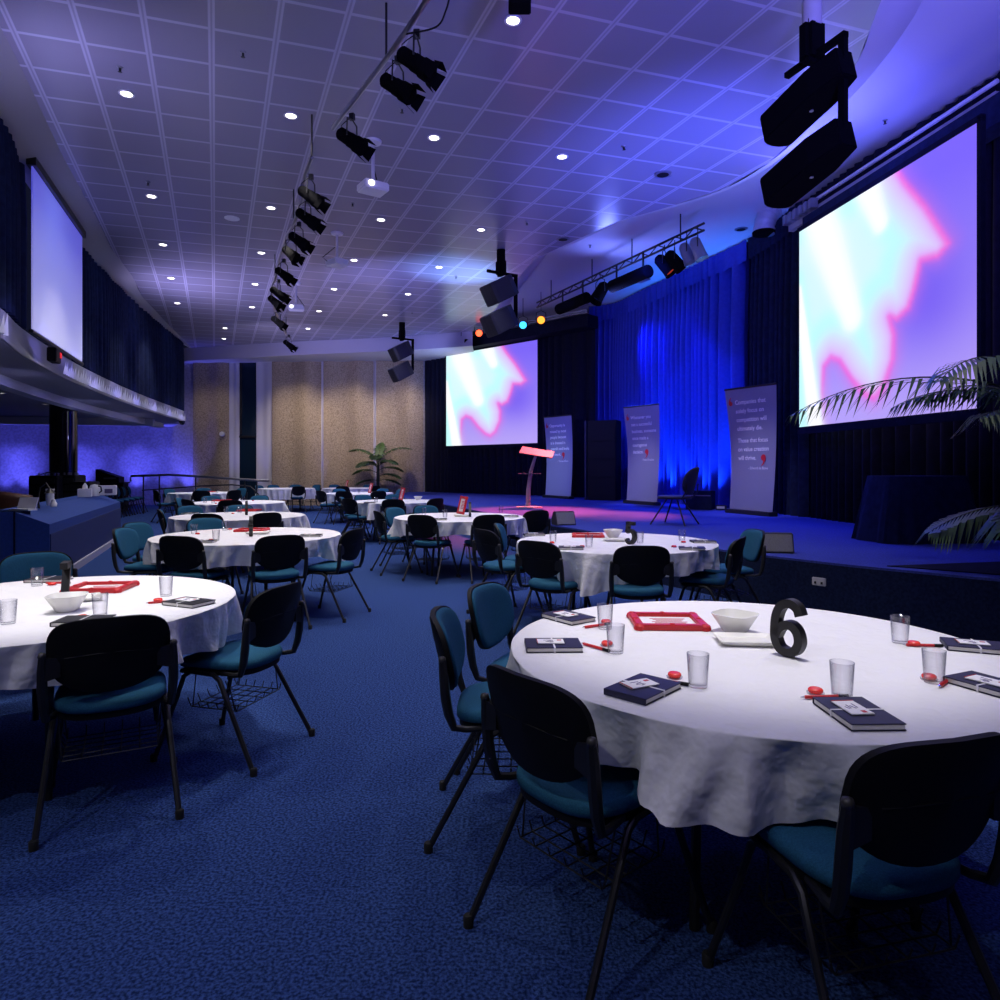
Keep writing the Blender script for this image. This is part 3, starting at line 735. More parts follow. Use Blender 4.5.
def frame_up(px,py,rz,where):
    o=put('frame',mk_frame,V(T(px,py),.001),rz,f'red picture frame standing tilted {where}','picture frame','red picture frames')
    o.rotation_euler=(math.radians(76),0,rz); o.location.z=TZ+.125; return o
def bowl(px,py,where,rz=.5): put('bowl',mk_bowl,V(T(px,py),.001),rz,f'white square-rimmed bowl {where}','bowl','white bowls')
def plate(px,py,rz,where): put('plate',mk_plate,V(T(px,py),.001),rz,f'white rectangular serving plate {where}','plate','white serving plates')
def smooth3(P):
    P=[Vector(p) for p in P]; out=[]
    for i in range(len(P)-1):
        p0=P[max(i-1,0)];p1=P[i];p2=P[i+1];p3=P[min(i+2,len(P)-1)]
        for k in range(8):
            t=k/8; out.append(.5*((2*p1)+(p2-p0)*t+(2*p0-5*p1+4*p2-p3)*t*t+(3*p1-p0-3*p2+p3)*t**3))
    out.append(P[-1]); return out
DIG={'6':[(.58,.76),(.52,.90),(.37,.97),(.20,.90),(.10,.70),(.07,.45),(.08,.25),(.16,.09),(.32,.03),(.48,.09),(.56,.25),(.53,.43),(.43,.54),(.30,.55),(.17,.47),(.09,.32)],
'5':[(.54,.95),(.17,.95),(.165,.93),(.12,.56),(.13,.55),(.30,.62),(.46,.56),(.55,.38),(.50,.17),(.34,.05),(.16,.07),(.06,.20)],
'7':[(.04,.95),(.56,.95),(.565,.93),(.40,.6),(.28,.3),(.22,.03)],
'8':[(.30,.52),(.14,.62),(.12,.82),(.30,.95),(.48,.82),(.46,.62),(.30,.52),(.10,.40),(.08,.18),(.30,.05),(.52,.18),(.50,.40),(.30,.52)],
'4':[(.46,.03),(.46,.97),(.45,.97),(.06,.33),(.07,.32),(.62,.32)]}
DIG['9']=[(.62-x,1-y) for x,y in DIG['6']]
def numeral(ch,px,py,rz,hgt,where):
    p=T(px,py); P=[Vector((x*hgt,y*hgt,0)) for x,y in DIG[ch]]; w_=hgt*.165; dp=.034
    P=[Vector((q.x,q.y,0)) for q in smooth3(P)]; zmin=min(q.y for q in P)-w_/2; xm=sum(q.x for q in P)/len(P)
    vs=[];fs=[]
    for k,q in enumerate(P):
        t=(P[min(k+1,len(P)-1)]-P[max(k-1,0)]).normalized(); n=Vector((-t.y,t.x,0))*w_/2
        for (sg,yy) in((1,-dp/2),(-1,-dp/2),(-1,dp/2),(1,dp/2)): a=q+n*sg; vs.append((a.x-xm,yy,a.y-zmin))
    for k in range(len(P)-1):
        for m_ in range(4): fs.append((k*4+m_,k*4+(m_+1)%4,k*4+4+(m_+1)%4,k*4+4+m_))
    e=(len(P)-1)*4; fs+=[(0,1,2,3),(e,e+1,e+2,e+3)]
    o=MB().add(vs,fs).build('table_number',M['num'],loc=V(p,.001),rz=rz,smooth=True); z0=min(v.co.z for v in o.data.vertices)
    for v in o.data.vertices: v.co.z-=z0
    tag(o,f'free-standing black number {where}','table number')
# table six (right front)
w6=['far left of the black six table','left of the black six table','near left of the black six table','nearest us on the black six table','right of the black six table','far right of the black six table']
notebook(568,619.5,-.94,w6[0]); notebook(553,648,.02,w6[1]); notebook(643,692,.82,w6[2],crz=.45)
notebook(857,717,-1.55,w6[3],crz=-1.5); notebook(992,689,-1.15,w6[4],crz=-1.1); notebook(976,649,-.4,w6[5],crz=-.35)
glass(605,629,'beside the far left sweets, table six'); glass(615.5,653,'beside the left notebook, table six'); glass(698,687,'by the near left notebook, table six')
glass(842,697,'by the nearest notebook, table six'); glass(934,683,'by the right notebook, table six'); glass(900,643,'by the far right notebook, table six')
candy(606,624,'behind the far left glass, table six'); candy(607,646,'left of the left glass, table six'); candy(674.5,678,'left of the near left glass, table six')
candy(815.5,694,'left of the nearest glass, table six'); candy(929,680,'left of the right glass, table six'); candy(914,646,'right of the far right glass, table six')
pen(597,627,.5,'by the far left glass, table six'); pen(596,649,-.9,'between left notebook and sweet, table six'); pen(667,683.5,-.5,'on the near left notebook corner, table six')
pen(826,699,.06,'behind the nearest notebook, table six'); pen(946,683.5,.75,'left of the right notebook, table six'); pen(924,647,-.1,'by the far right sweet, table six')
frame_flat(667,624,-.05,'on the black six table'); bowl(735,632,'behind the plate on the black six table',.72); plate(746,643,-.1,'in front of the bowl, black six table')
numeral('6',788,656.5,-.95,.185,'six with round bowl, on the right front table')
# table five-left (left front)
notebook(189,604.5,-.42,'at right of the first left-row table',dark=True); notebook(84,623,.1,'nearest us on the first left-row table',card=False,dark=True)
notebook(49,581,.1,'at far side of the first left-row table',card=False,dark=True)
glass(166,596,'at right of the first left-row table'); glass(100,616,'nearest us on the first left-row table'); glass(8,624,'at left of the first left-row table'); glass(37,586,'at far side of the first left-row table')
candy(158,602,'at right of the first left-row table'); candy(82,619,'nearest us on the first left-row table'); candy(52,585.5,'at far side of the first left-row table')
pen(163,603,.5,'at right of the first left-row table'); pen(58,584,.1,'at far side of the first left-row table')
frame_flat(101,589.5,.12,'on the first left-row table'); bowl(67,611,'on the first left-row table',.3); plate(76,601,.6,'behind the bowl, first left-row table')
numeral('7',66,599,1.98,.185,'seven seen edge-on, on the left front table')
# second left-row table
notebook(203,542.5,.1,'at near left of the second left-row table',dark=True); notebook(311,536.5,.1,'at right of the second left-row table',dark=True)
glass(194,534,'at left of the second left-row table'); glass(216,541,'at near left of the second left-row table'); glass(225,530.5,'at far side of the second left-row table')
candy(211,541,'at near left of the second left-row table'); candy(197.5,534.5,'at left of the second left-row table'); candy(230,530,'at far side of the second left-row table')
frame_flat(252,531,.05,'on the second left-row table'); plate(258,534,.1,'on the second left-row table'); numeral('8',251,536.5,1.9,.185,'seen edge-on on the second left-row table')
# table five (middle right)
notebook(571,549,-.1,'at near left of the black five table',dark=True); notebook(534,535.5,.1,'at left of the black five table',dark=True); notebook(692,549.5,-.2,'at near right of the black five table',dark=True); notebook(703,542.5,0,'at right of the black five table',dark=True)
glass(553,542,'at left of the black five table'); glass(589,547,'at near left of the black five table'); glass(682,541,'at right of the black five table'); glass(640,543,'beside the numeral on the black five table')
candy(582,547.5,'at near left of the black five table'); candy(674,547.5,'at near right of the black five table'); candy(683.5,543,'at right of the black five table'); candy(552,543.5,'at left of the black five table')
frame_flat(588,536.5,-.1,'on the black five table'); bowl(613,537.5,'behind the plate on the black five table'); plate(615,541,0,'in front of the bowl, black five table')
numeral('5',630.5,544.5,-.95,.185,'five on the middle right table')
# third right-row table
frame_up(463,514,-1.2,'on the third right-row table'); numeral('4',470,517,1.63,.185,'seen edge-on on the third right-row table')
for (x,y,w_) in((424,515,'at left of the third right-row table'),(445,517.5,'at near side of the third right-row table'),(501,513,'at right of the third right-row table')): glass(x,y,w_)
notebook(511,517,0,'at right of the third right-row table',card=False,dark=True); notebook(439,520,0,'at near side of the third right-row table',card=False,dark=True)
plate(462,516.5,0,'by the upright frame, third right-row table')
# third left-row table
frame_flat(249,511,0,'on the third left-row table'); numeral('9',246.5,515,1.9,.185,'seen edge-on on the third left-row table'); glass(239.5,513,'at far side of the third left-row table'); glass(226,513,'at left of the third left-row table'); candy(233,514,'at left of the third left-row table')
notebook(190,514,0,'at left of the third left-row table',card=False,dark=True)
# far tables
frame_flat(222,501,0,'on the fourth left-row table'); glass(205,503,'at left of the fourth left-row table'); glass(213,503.5,'at near left of the fourth left-row table'); glass(243,502,'at right of the fourth left-row table'); candy(216,504,'on the fourth left-row table'); candy(253,501,'at right of the fourth left-row table')
frame_up(402.5,500,-1.2,'on the fourth right-row table'); glass(394,502.5,'at near side of the fourth right-row table'); glass(376,502.5,'at left of the fourth right-row table'); bowl(418,500,'at right of the fourth right-row table'); notebook(370,503,0,'at left of the fourth right-row table',card=False,dark=True)
frame_up(371,493,-1.2,'on the fifth right-row table'); glass(359,493.5,'on the fifth right-row table'); frame_up(347,488,-1.2,'on the farthest right-row table'); glass(338,488.3,'on the farthest right-row table')
frame_flat(209,492,0,'on the fifth left-row table'); glass(196,493,'at left of the fifth left-row table'); glass(217,493,'at right of the fifth left-row table')
glass(289,488,'at left of the farthest left-row table'); glass(301,488,'at right of the farthest left-row table'); candy(295,488.5,'on the farthest left-row table')
# ------------------------------------------------------------------ control desk
def desk():
    a=Vector((-5.36,8.09));b=Vector((-7.54,13.5)); t=(b-a).normalized(); n=Vector((-t.y,t.x)); L=(b-a).length  # n points left
    rz=math.atan2(t.y,t.x); r=thing('control_desk','blue boxed control desk with sloping top, left of the tables','desk',(a.x,a.y,0),rz)
    # local x along, y to the left
    poly=[(0,.06),(0,.74),(.36,.9),(.62,.9),(.62,.06)]
    mb=MB()
    vs=[(x,y,z) for x in(0,L) for (y,z) in poly]; k=5
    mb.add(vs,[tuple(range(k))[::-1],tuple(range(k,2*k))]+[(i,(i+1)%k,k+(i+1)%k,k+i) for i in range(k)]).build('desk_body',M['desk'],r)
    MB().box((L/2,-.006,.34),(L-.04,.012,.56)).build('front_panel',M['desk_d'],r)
    MB().box((L/2,-.02,.05),(L+.04,.05,.1)).build('kick_board',M['kick'],r)
    # return wing to the left at the near end
    Wd=Matrix.Rotation(-rz,3,'Z')
    def wl(x,y,z): return Vector((0,.62,0))*0+Wd@Vector((x,y,0))+Vector((.0,.36,z))
    MB().bar(wl(.02,.13,.45),wl(-2.6,.13,.45),.26,.9).build('desk_wing',M['stage_face'],r)  # darker material than the desk body puts the wing's shade into its colour
    MB().box((L/2+.2,1.0,.72),(L-.6,.75,.04)).build('worktop',M['dark_table'],r)
    return a,t,n
da,dt,dn=desk()
def dpt(px,py,Y): return atd(px,py,Y)
WT=.7405
def ondesk(px,Y): 
    return Vector(((px-CX)/F*Y,Y,WT))
def on(z,px,Y): return Vector(((px-CX)/F*Y,Y,z))
# items standing on the desk parapet (z .9) and worktop
r=thing('tissue_box','white tissue box with tissue showing, on the blue desk','tissue box',on(.901,85,12.0),.4); r.scale=(1.3,1.3,1.3); 
MB().box((0,0,.055),(.16,.13,.11)).build('carton',M['card'],r,bevel=.004); MB().lathe([(.035,.11),(.03,.15),(.012,.18),(.001,.19)],n=7).build('tissue',M['tissue'],r)
r=thing('kettle','pale metal jug beside the tissue box on the blue desk','jug',on(.901,94.5,12.35),0); r.scale=(1.3,1.3,1.3)
MB().lathe([(.06,0),(.068,.04),(.062,.12),(.045,.155),(.001,.165)],n=20).build('jug_body',M['white_pl'],r,smooth=True); MB().tube([(.06,0,.04),(.1,0,.07),(.09,0,.13),(.05,0,.14)],.009).build('handle',M['shell'],r,smooth=True)
r=thing('carton_box','pale printed box at the far end of the blue desk','box',on(.901,107,12.8),.4); r.scale=(1.3,1.3,1.3); MB().box((0,0,.07),(.24,.16,.14)).build('box_body',M['card'],r,bevel=.006); MB().box((.03,-.083,.06),(.1,.006,.06)).build('printed_panel',M['ink'],r)
r=thing('cup_stack','stack of white paper cups on the blue desk','cups',on(.901,50,9.2),0); r.scale=(1.3,1.3,1.3); mb=MB()
for k in range(4): mb.lathe([(.03,.03*k),(.04,.03*k+.085),(.038,.03*k+.085),(.029,.03*k+.01)],n=16)
mb.build('cups',M['white_pl'],r,smooth=True); MB().lathe([(.042,.16),(.042,.172),(.001,.175)],n=16).build('cup_rim',M['paper'],r,smooth=True)
r=thing('salt_pot','small white lidded pot before the cup stack, blue desk','pot',on(.901,53.5,8.95),0); r.scale=(1.3,1.3,1.3); MB().lathe([(.03,0),(.034,.03),(.02,.055)],n=16).build('pot_body',M['ceram'],r,smooth=True); MB().lathe([(.022,.055),(.014,.075),(.001,.08)],n=16).build('lid',M['white_pl'],r,smooth=True)
r=thing('document_stand','white document tray at the left end of the blue desk','tray',on(.901,26,8.2),-.2); r.scale=(1.3,1.3,1.3)
MB().box((0,.02,.06),(.2,.012,.12),mtx=Matrix.Rotation(-.3,3,'X')).build('tray_back',M['ctlscreen'],r); MB().box((0,-.03,.008),(.21,.1,.016)).build('tray_base',M['white_pl'],r)
r=thing('desk_lamp','black curved desk lamp between cups and tray, blue desk','lamp',on(.741,40,8.9),0); r.scale=(1.3,1.3,1.3)
MB().lathe([(.07,0),(.07,.015),(.02,.025)],n=18).build('lamp_base',M['blackm'],r,smooth=True); MB().tube([(0,0,.02),(-.02,0,.2),(0,0,.32),(.06,0,.36),(.1,0,.3)],.01).build('lamp_arm',M['blackm'],r,smooth=True); MB().lathe([(.012,.05),(.05,0),(.047,0),(.01,.045)],(.1,0,.26),16).build('lamp_shade',M['blackm'],r,smooth=True)
# brown chair
r=thing('tub_chair','brown tub chair with rounded back behind the blue desk','chair',(-7.25,10.2,0),-.5); r.scale=(1.2,1.2,1.2)
def tub(u,v):
    a=PI*(1.0*u)+PI; rr=.33+.02*v; return (rr*math.cos(a),rr*math.sin(a)*.9,.42+v*(.42+.06*math.sin(PI*u)))
MB().grid(24,6,tub).build('chair_back',M['brown'],r,smooth='all',solid=.05,fix=False)
MB().lathe([(.3,.38),(.32,.42),(.3,.47),(.001,.48)],n=24).build('seat',M['brown'],r,smooth=True)
for sx in(-1,1):
    for sy in(-1,1): MB().tube([(sx*.2,sy*.2,.39),(sx*.25,sy*.25,0)],.018).build('leg',M['blackm'],r,smooth=True)
# AV racks behind the desk
def rack(px0,px1,ytop,Y,label,name='equipment_rack',knobs=True):
    w_=(px1-px0)/F*Y; z=H-(ytop-HY)*Y/F; c=((px0+px1)/2-CX)/F*Y
    r=thing(name,label,'equipment rack',(c,Y,0),.12)
    MB().box((0,0,z/2),(w_,.5,z)).build('cabinet',M['shell'],r,bevel=.015)
    mb=MB()
    for k in range(3): mb.box((0,-.256,z-.12-.16*k),(w_*.86,.02,.12))
    mb.build('front_panel',M['blackm'],r)
    if knobs:
        mb=MB()
        for k in range(5): mb.lathe([(.02,0),(.02,.05),(.001,.055)],(-w_*.35+k*w_*.17,.05*(k%2),z),10)
        mb.build('fitting',M['grey'],r,smooth=True)
    return r
rack(36,62,475.5,14.6,'tall black equipment rack behind the blue desk, below the column')
rack(62,80,475,14.9,'black equipment case right of the tall rack behind the desk')
rack(76,94,481.5,14.0,'low black case with cables right of the equipment racks',knobs=False)
r=thing('sound_mixer','black sloping sound mixer with white label on far counter','mixer',on(.95,110,22.0),.2)
MB().prism([(-.34,0),(.34,0),(.34,.16),(-.34,.42)],-.25,.25,mtx=Matrix(((1,0,0),(0,0,-1),(0,1,0)))).build('mixer_body',M['shell'],r); MB().box((.08,-.26,.13),(.36,.01,.05)).build('label_strip',M['grey'],r)
r2=thing('side_counter','dark counter carrying the sound mixer by the back wall','counter',on(0,110,22.0),.2)
MB().box((0,0,.93),(1.0,.6,.04)).build('counter_top',M['dark_table'],r2); MB().box((0,.05,.455),(.9,.5,.91)).build('counter_body',M['shell'],r2)
r=thing('microphone_boom','thin black angled stand left of the equipment rack','stand',(-9.9,14.9,0))
MB().lathe([(.16,0),(.16,.02),(.02,.03)],n=18).build('stand_base',M['blackm'],r); MB().tube([(0,0,0),(0,0,1.15)],.012).build('pole',M['blackm'],r); MB().tube([(-.32,0,1.22),(0,0,1.32),(.2,0,1.28)],.012).tube([(-.25,0,.9),(0,0,1.0)],.012).build('arm',M['blackm'],r)
# column
r=thing('column','glossy black column below the balcony','column',on(0,63.5,16.8),0)
MB().lathe([(.30,0),(.30,2.98)],n=32).build('shaft',M['gloss'],r,smooth=True); MB().lathe([(.36,0),(.36,.12),(.33,.14)],n=32).build('plinth',M['blackm'],r,smooth=True)
# handrail
r=thing('handrail','dark curved metal handrail with posts before the back wall','handrail',(0,0,0))
hr=[(-11.35,20.9,1.0),(-11.4,21.0,1.16),(-10.2,20.95,1.2),(-8.9,20.7,1.14),(-7.6,20.5,1.05),(-6.9,20.3,1.02)]
MB().tube(hr,.035).build('top_rail',M['steel'],r,smooth=True)
MB().tube([(-11.1,21.1,.72),(-10.2,21.1,.78),(-9.2,20.9,.86),(-8.2,20.8,.9),(-7.6,20.7,.85),(-7.3,20.6,.6)],.02).build('lower_rail',M['blackm'],r,smooth=True)
for (x,y,z) in((-11.0,20.98,1.17),(-10.5,20.96,1.19),(-9.3,20.78,1.15),(-7.7,20.52,1.05),(-7.3,20.42,1.03)): MB().tube([(x,y,0),(x,y,z)],.022).build('post',M['blackm'],r,smooth=True)
# ------------------------------------------------------------------ stage things
r=thing('lectern','slim pink-lit metal lectern on the stage','lectern',Vector((.66,15.3,SZ)),-.15)
MB().lathe([(.3,0),(.3,.02),(.06,.035)],n=28).build('base_plate',M['lect_stem'],r,smooth=True)
MB().tube([(-.03,0,.02),(-.02,0,.4),(.03,0,.8),(.12,0,1.1),(.16,0,1.2)],[.055,.05,.042,.034,.03],10).build('stem',M['lect_stem'],r,smooth=True)
MB().box((.17,0,1.24),(.74,.42,.025),mtx=Matrix.Rotation(.16,3,'Y')@Matrix.Rotation(-.38,3,'X').inverted()).build('reading_top',M['lect'],r,bevel=.006)
MB().box((.0,0,.76),(.5,.3,.012)).build('shelf',M['lect'],r)
r=thing('stage_chair','lone low-armed chair with shell seat on the stage','chair',Vector((2.76,10.75,SZ)),.9); r.scale=(.96,.96,.92)
vs,fs=pad(.27,.25,.25,.03,3,2.5,thick=.03); MB().add([(x,y,.47+z) for x,y,z in vs],fs).build('seat',M['spk_grey'],r,smooth='all')
vs,fs=pad(.23,.24,.22,.02,2.6,2.4,thick=.02); MB().add([(x,-.26-(y+.25)*.25+z+.08*(x/.23)**2,.74+y) for x,y,z in vs],fs).build('backrest',M['spk_grey'],r,smooth='all')
for sx in(-1,1):
    for sy in(-1,1): MB().tube([(sx*.1,sy*.08,.45),(sx*.28,sy*.3,0)],.013).build('leg',M['blackm'],r,smooth=True)
    MB().tube([(sx*.2,-.2,.44),(sx*.24,-.29,.55),(sx*.22,-.31,.7)],.012).build('back_stay',M['blackm'],r,smooth=True)
def monitor(loc,rz,label,s=1):
    r=thing('foldback_monitor',label,'speaker',loc,rz)
    # wedge: local -y front; profile in yz
    pr=[(-.14*s,0),(.16*s,0),(.16*s,.10*s),(.06*s,.25*s),(-.04*s,.25*s)]
    w_=.38*s; vs=[(x,y,z) for x in(-w_/2,w_/2) for (y,z) in pr]; k=5
    MB().add(vs,[tuple(range(k))[::-1],tuple(range(k,2*k))]+[(i,(i+1)%k,k+(i+1)%k,k+i) for i in range(k)]).build('cabinet',M['spk_grey'],r,bevel=.008)
    a=Vector((0,-.14*s,0)); b=Vector((0,-.04*s,.25*s)); m_=(a+b)/2; d=(b-a).normalized(); n=Vector((0,-d.z,d.y))
    MB().bar(m_-d*.115*s+n*.004,m_+d*.115*s+n*.004,w_*.9,.012,up=n).build('grille',M['mon_grille'],r,bevel=.003)
monitor(Vector((2.93,7.2,SZ)),-.2,'black wedge monitor speaker on the stage edge, right of the five table',.82)
monitor(Vector((1.0,10.65,SZ)),.25,'grey wedge monitor speaker on the stage edge near the lectern',.85)
# draped table on stage
r=thing('draped_table','small table under a floor-length black cloth on the stage','table',Vector((5.12,8.35,SZ)),.12); r.scale=(.9,.9,1)
def dr(u,v):
    t=2*PI*u; e=5; c,s=math.cos(t),math.sin(t); a_=.58+.16*(1-v)+.02*math.sin(17*t)*(1-v)+.015*math.sin(29*t)*(1-v); b_=.34+.12*(1-v)+.02*math.sin(13*t)*(1-v)
    return (a_*math.copysign(abs(c)**(2/e),c),b_*math.copysign(abs(s)**(2/e),s),.004+.79*v)
mb=MB().grid(120,8,dr,wrap=True); n0=7*120; mb.f.append(tuple(n0+k for k in range(120))); mb.build('cloth',M['drape_n'],r,smooth=True,fix=False)
MB().box((0,0,.755),(1.06,.58,.03)).build('tabletop',M['dark_table'],r)
for sx in(-1,1):
    for sy in(-1,1): MB().tube([(sx*.48,sy*.24,.745),(sx*.48,sy*.24,0)],.018).build('leg',M['blackm'],r)
r=thing('equipment_cabinet','tall dark cabinet between the two left banners on stage','cabinet',Vector((2.9,18.9,SZ)),-.45)
MB().box((0,0,1.1),(.82,.5,2.2)).build('carcass',M['shell'],r,bevel=.02); mb=MB()
for k in range(4): mb.box((0,-.26,.35+.5*k),(.78,.02,.42))
mb.build('door',M['shell'],r); MB().box((-.47,-.2,1.1),(.05,.1,2.2)).build('side_trim',M['spk_grey'],r)
r=thing('flight_case','dark blue case standing behind the stage chair','case',Vector((4.35,14.75,SZ)),-.5); MB().box((0,0,.2),(.55,.4,.4)).build('case_body',M['drape_n'],r,bevel=.01); MB().box((0,-.21,.3),(.5,.02,.02)).build('case_edging',M['grey'],r)
r=thing('power_strip','small pale box on the stage floor beside the dark case','box',Vector((4.72,14.5,SZ)),-.5); MB().box((0,0,.05),(.22,.14,.1)).build('box_body',M['spk_grey'],r,bevel=.01); MB().box((0,-.072,.05),(.16,.006,.05)).build('front_label',M['white_pl'],r)
o=MB().prism([(3.5,6.15),(5.1,6.5),(6.2,5.0),(4.2,5.6)],SZ,SZ+.008).build('floor_mat',M['drape_k']); tag(o,'dark mat lying on the right front of the stage','mat')
p=atd(818,581,6.38); r=thing('power_outlet','pale double power outlet on the stage front','outlet',(p.x-.0,p.y-.03,p.z),-.86)
MB().box((0,-.01,0),(.125,.02,.075)).build('faceplate',M['outlet'],r,bevel=.005); MB().box((-.03,-.023,-.01),(.018,.006,.022)).box((.03,-.023,-.01),(.018,.006,.022)).build('socket',M['shell'],r)
# ------------------------------------------------------------------ palms
def frond(mb,base,ang,el,L,droop,nl=26,lw=.028,ll=.4,rnd=random,hang=0):
    pts=[];p=Vector(base);e=el
    n=14
    for k in range(n+1):
        pts.append(p.copy()); d=Vector((math.cos(ang)*math.cos(e),math.sin(ang)*math.cos(e),math.sin(e))); p=p+d*L/n; e-=droop/n
    st=MB().tube(pts,[.012*(1-.8*k/n) for k in range(n+1)],6)
    mb[0].add(st.v,st.f)
    for k in range(nl):
        t=.22+.78*k/(nl-1); i=min(int(t*n),n-1); f=t*n-i; q=pts[i].lerp(pts[i+1],f); d=(pts[i+1]-pts[i]).normalized()
        side=d.cross(Vector((0,0,1))).normalized(); up=side.cross(d).normalized()
        l=ll*(math.sin(PI*min(1,.12+t*.86))**.6)*(.85+.3*rnd.random())
        for s in(-1,1):
            v1=(d*.62+side*s*(.75-.4*hang)+up*.12).normalized(); a=q; b=q+v1*l*(.5-.1*hang)+Vector((0,0,-(.05+.14*hang)*l)); c=q+v1*l*(.92-.3*hang)+Vector((0,0,-(.38+.34*hang)*l))
            wv=v1.cross(up).normalized()*lw*.5
            mb[1].add([a-wv*.35,a+wv*.35,b-wv,b+wv,c],[(0,1,3,2),(2,3,4)])
def palm(loc,rz,fr,label,trunk=.9,s=1,seed=1,lw=.03,nl=24,ll=.34,hang=0):
    rnd=random.Random(seed); r=thing('potted_palm',label,'plant',loc,rz); st=MB();lf=MB()
    MB().lathe([(.16*s,0),(.21*s,.3*s),(.2*s,.3*s),(.18*s,.27*s),(.001,.27*s)],n=24).build('pot',M['pot'],r,smooth=True)
    for (ang,el,L,dr_,z) in fr: frond((st,lf),(0,0,z),ang,el,L,dr_,nl=nl,lw=lw,rnd=rnd,ll=ll+.08*L,hang=hang)
    for k in range(4): st.tube([(.03*math.cos(k*1.6),.03*math.sin(k*1.6),.26*s),(.02*math.cos(k*1.6+1),.02*math.sin(k*1.6+1),trunk)],.03,6)
    st.build('stem',M['stem'],r,smooth=True); lf.build('foliage',M['leaf'],r,fix=False)
palm(Vector((-4.4,24.55,0)),0,[(PI*.92,1.1,1.35,1.5,1.55),(.1,1.05,1.4,1.4,1.6),(PI*.75,.75,1.1,1.3,1.35),(.45,.6,1.0,1.3,1.3),(PI*.98,.6,1.0,1.3,1.2),(-.2,.5,.9,1.2,1.1),(PI*1.3,.8,1.1,1.6,1.4),(-.7,.9,1.1,1.6,1.4),(PI*1.0,.25,.85,.9,.95),(.05,.3,.85,1.0,.95),(PI*.5,1.3,1.2,1.0,1.5),(PI*1.5,1.2,1.0,2.0,1.5)],'potted palm before the tan wall panels at the far end',1.6,1.1,3,lw=.085,nl=18,ll=.27)
PB=Vector((4.75,5.9,SZ))
palm(PB,0,[(PI*.99,.42,2.25,.98,1.45),(PI*1.12,.85,1.5,1.6,1.45),(PI*.9,.75,1.25,1.3,1.3),(PI*1.3,.8,1.2,1.5,1.3),(PI*1.0,.15,1.05,.75,.55),(PI*1.2,.35,.95,1.0,.5),(PI*1.08,.45,.75,.9,1.3),(.3,.8,1.2,1.3,1.3),(PI*.6,.9,1.3,1.4,1.3),(PI*1.6,.7,1.2,1.5,1.2),(PI*1.45,.4,1.0,1.2,.8)],'potted palm with long fronds at the right edge of the stage',1.45,1.0,9,lw=.032,nl=22,ll=.46,hang=.5)
# ------------------------------------------------------------------ ceiling things
def downlight_tpl():
    r=thing('downlight','x','ceiling light')
    MB().lathe([(.09,.0),(.09,-.008),(.066,-.010),(.064,0)],n=24).build('trim_ring',M['white_pl'],r,smooth=True)
    MB().lathe([(.001,-.004),(.064,-.004)],n=24).build('lamp_face',M['lamp'],r,fix=False)
    return r
rows=[[(126.5,93.5),(151.5,196),(163,244.5),(171,278),(177.3,303)],[(291,115.5),(271,207.7),(261.3,252.7),(255,284),(252,307),(225,328),(224,338.5)],[(434,137.5),(381,219.5),(354,260),(334,289),(319,311),(308,328.5)],[(513,20),(562,156.5),(481,229.5),(439,267),(408,294),(385,315)]]
dl=None; DL=[]
for ri,rw in enumerate(rows):
    for k,(px,py) in enumerate(rw):
        p=atz(px,py,CEIL-.002); lab=f'bright recessed downlight, {ORD[k]} from the front in the {ORD[ri]} ceiling row from left'
        DL.append(p)
        if dl is None: dl=downlight_tpl(); dl.location=p; dl['label']=lab; dl['group']='recessed ceiling downlights'
        else: dup(dl,p,0,lab)
# the rows run on overhead, out of the photograph (near part of the same grid)
extra=[(-3.3,4.8),(-1.0,5.2),(2.6,4.4),(-.4,7.0)]
for k,(px,py) in enumerate(((232,218),(663,174),(563,239),(741,229))):
    z=CEIL if k<3 else 6.3
    p=atz(px,py,z-.002); r=thing('ceiling_speaker',['flat pale round ceiling vent in the left half of the tiles','unlit round fitting near the right tile edge','unlit round fitting by the curved tile edge above stage','unlit round fitting in the plaster stage ceiling'][k],'ceiling fitting',p)
    MB().lathe([(.13,0),(.13,-.012),(.1,-.016),(.001,-.014)],n=24).build('fitting_ring',M['white_pl'] if k==0 else M['grey'],r,smooth=True)
    MB().lathe([(.09,-.0165),(.001,-.018)],n=20).build('fitting_core',M['white_pl'] if k==0 else M['shell'],r,fix=False)
sp=[(120,67),(148,182),(243,52),(402,108.5),(352.5,203),(624,146),(456,276.5),(412,312),(527,222),(590,245),(885,120)]
sn=None
for k,(px,py) in enumerate(sp):
    z=6.3 if px>880 or (px,py)==(590,245) else CEIL
    p=atz(px,py,z-.001)
    lab=['small dark ceiling sprinkler before the first left downlight','small ceiling sprinkler before the second left downlight','small ceiling sprinkler near the top left','small ceiling sprinkler below the front spotlight','small ceiling sprinkler beside the nearest projector','small ceiling sprinkler at right of the tiles','small ceiling sprinkler left of the middle speaker pair','small ceiling sprinkler above the far speaker pair','small ceiling sprinkler above the middle speaker pair','small sprinkler in the curved plaster above stage','small sprinkler in the plaster above the right screen'][k]
    if sn is None:
        sn=thing('sprinkler',lab,'sprinkler',p,0,'ceiling sprinklers'); MB().lathe([(.035,0),(.03,-.012),(.001,-.014)],n=14).build('rose',M['grey'],sn,smooth=True); MB().lathe([(.012,-.012),(.012,-.05),(.024,-.055),(.001,-.06)],n=10).build('spray_head',M['blackm'],sn,smooth=True)
    else: dup(sn,p,0,lab)
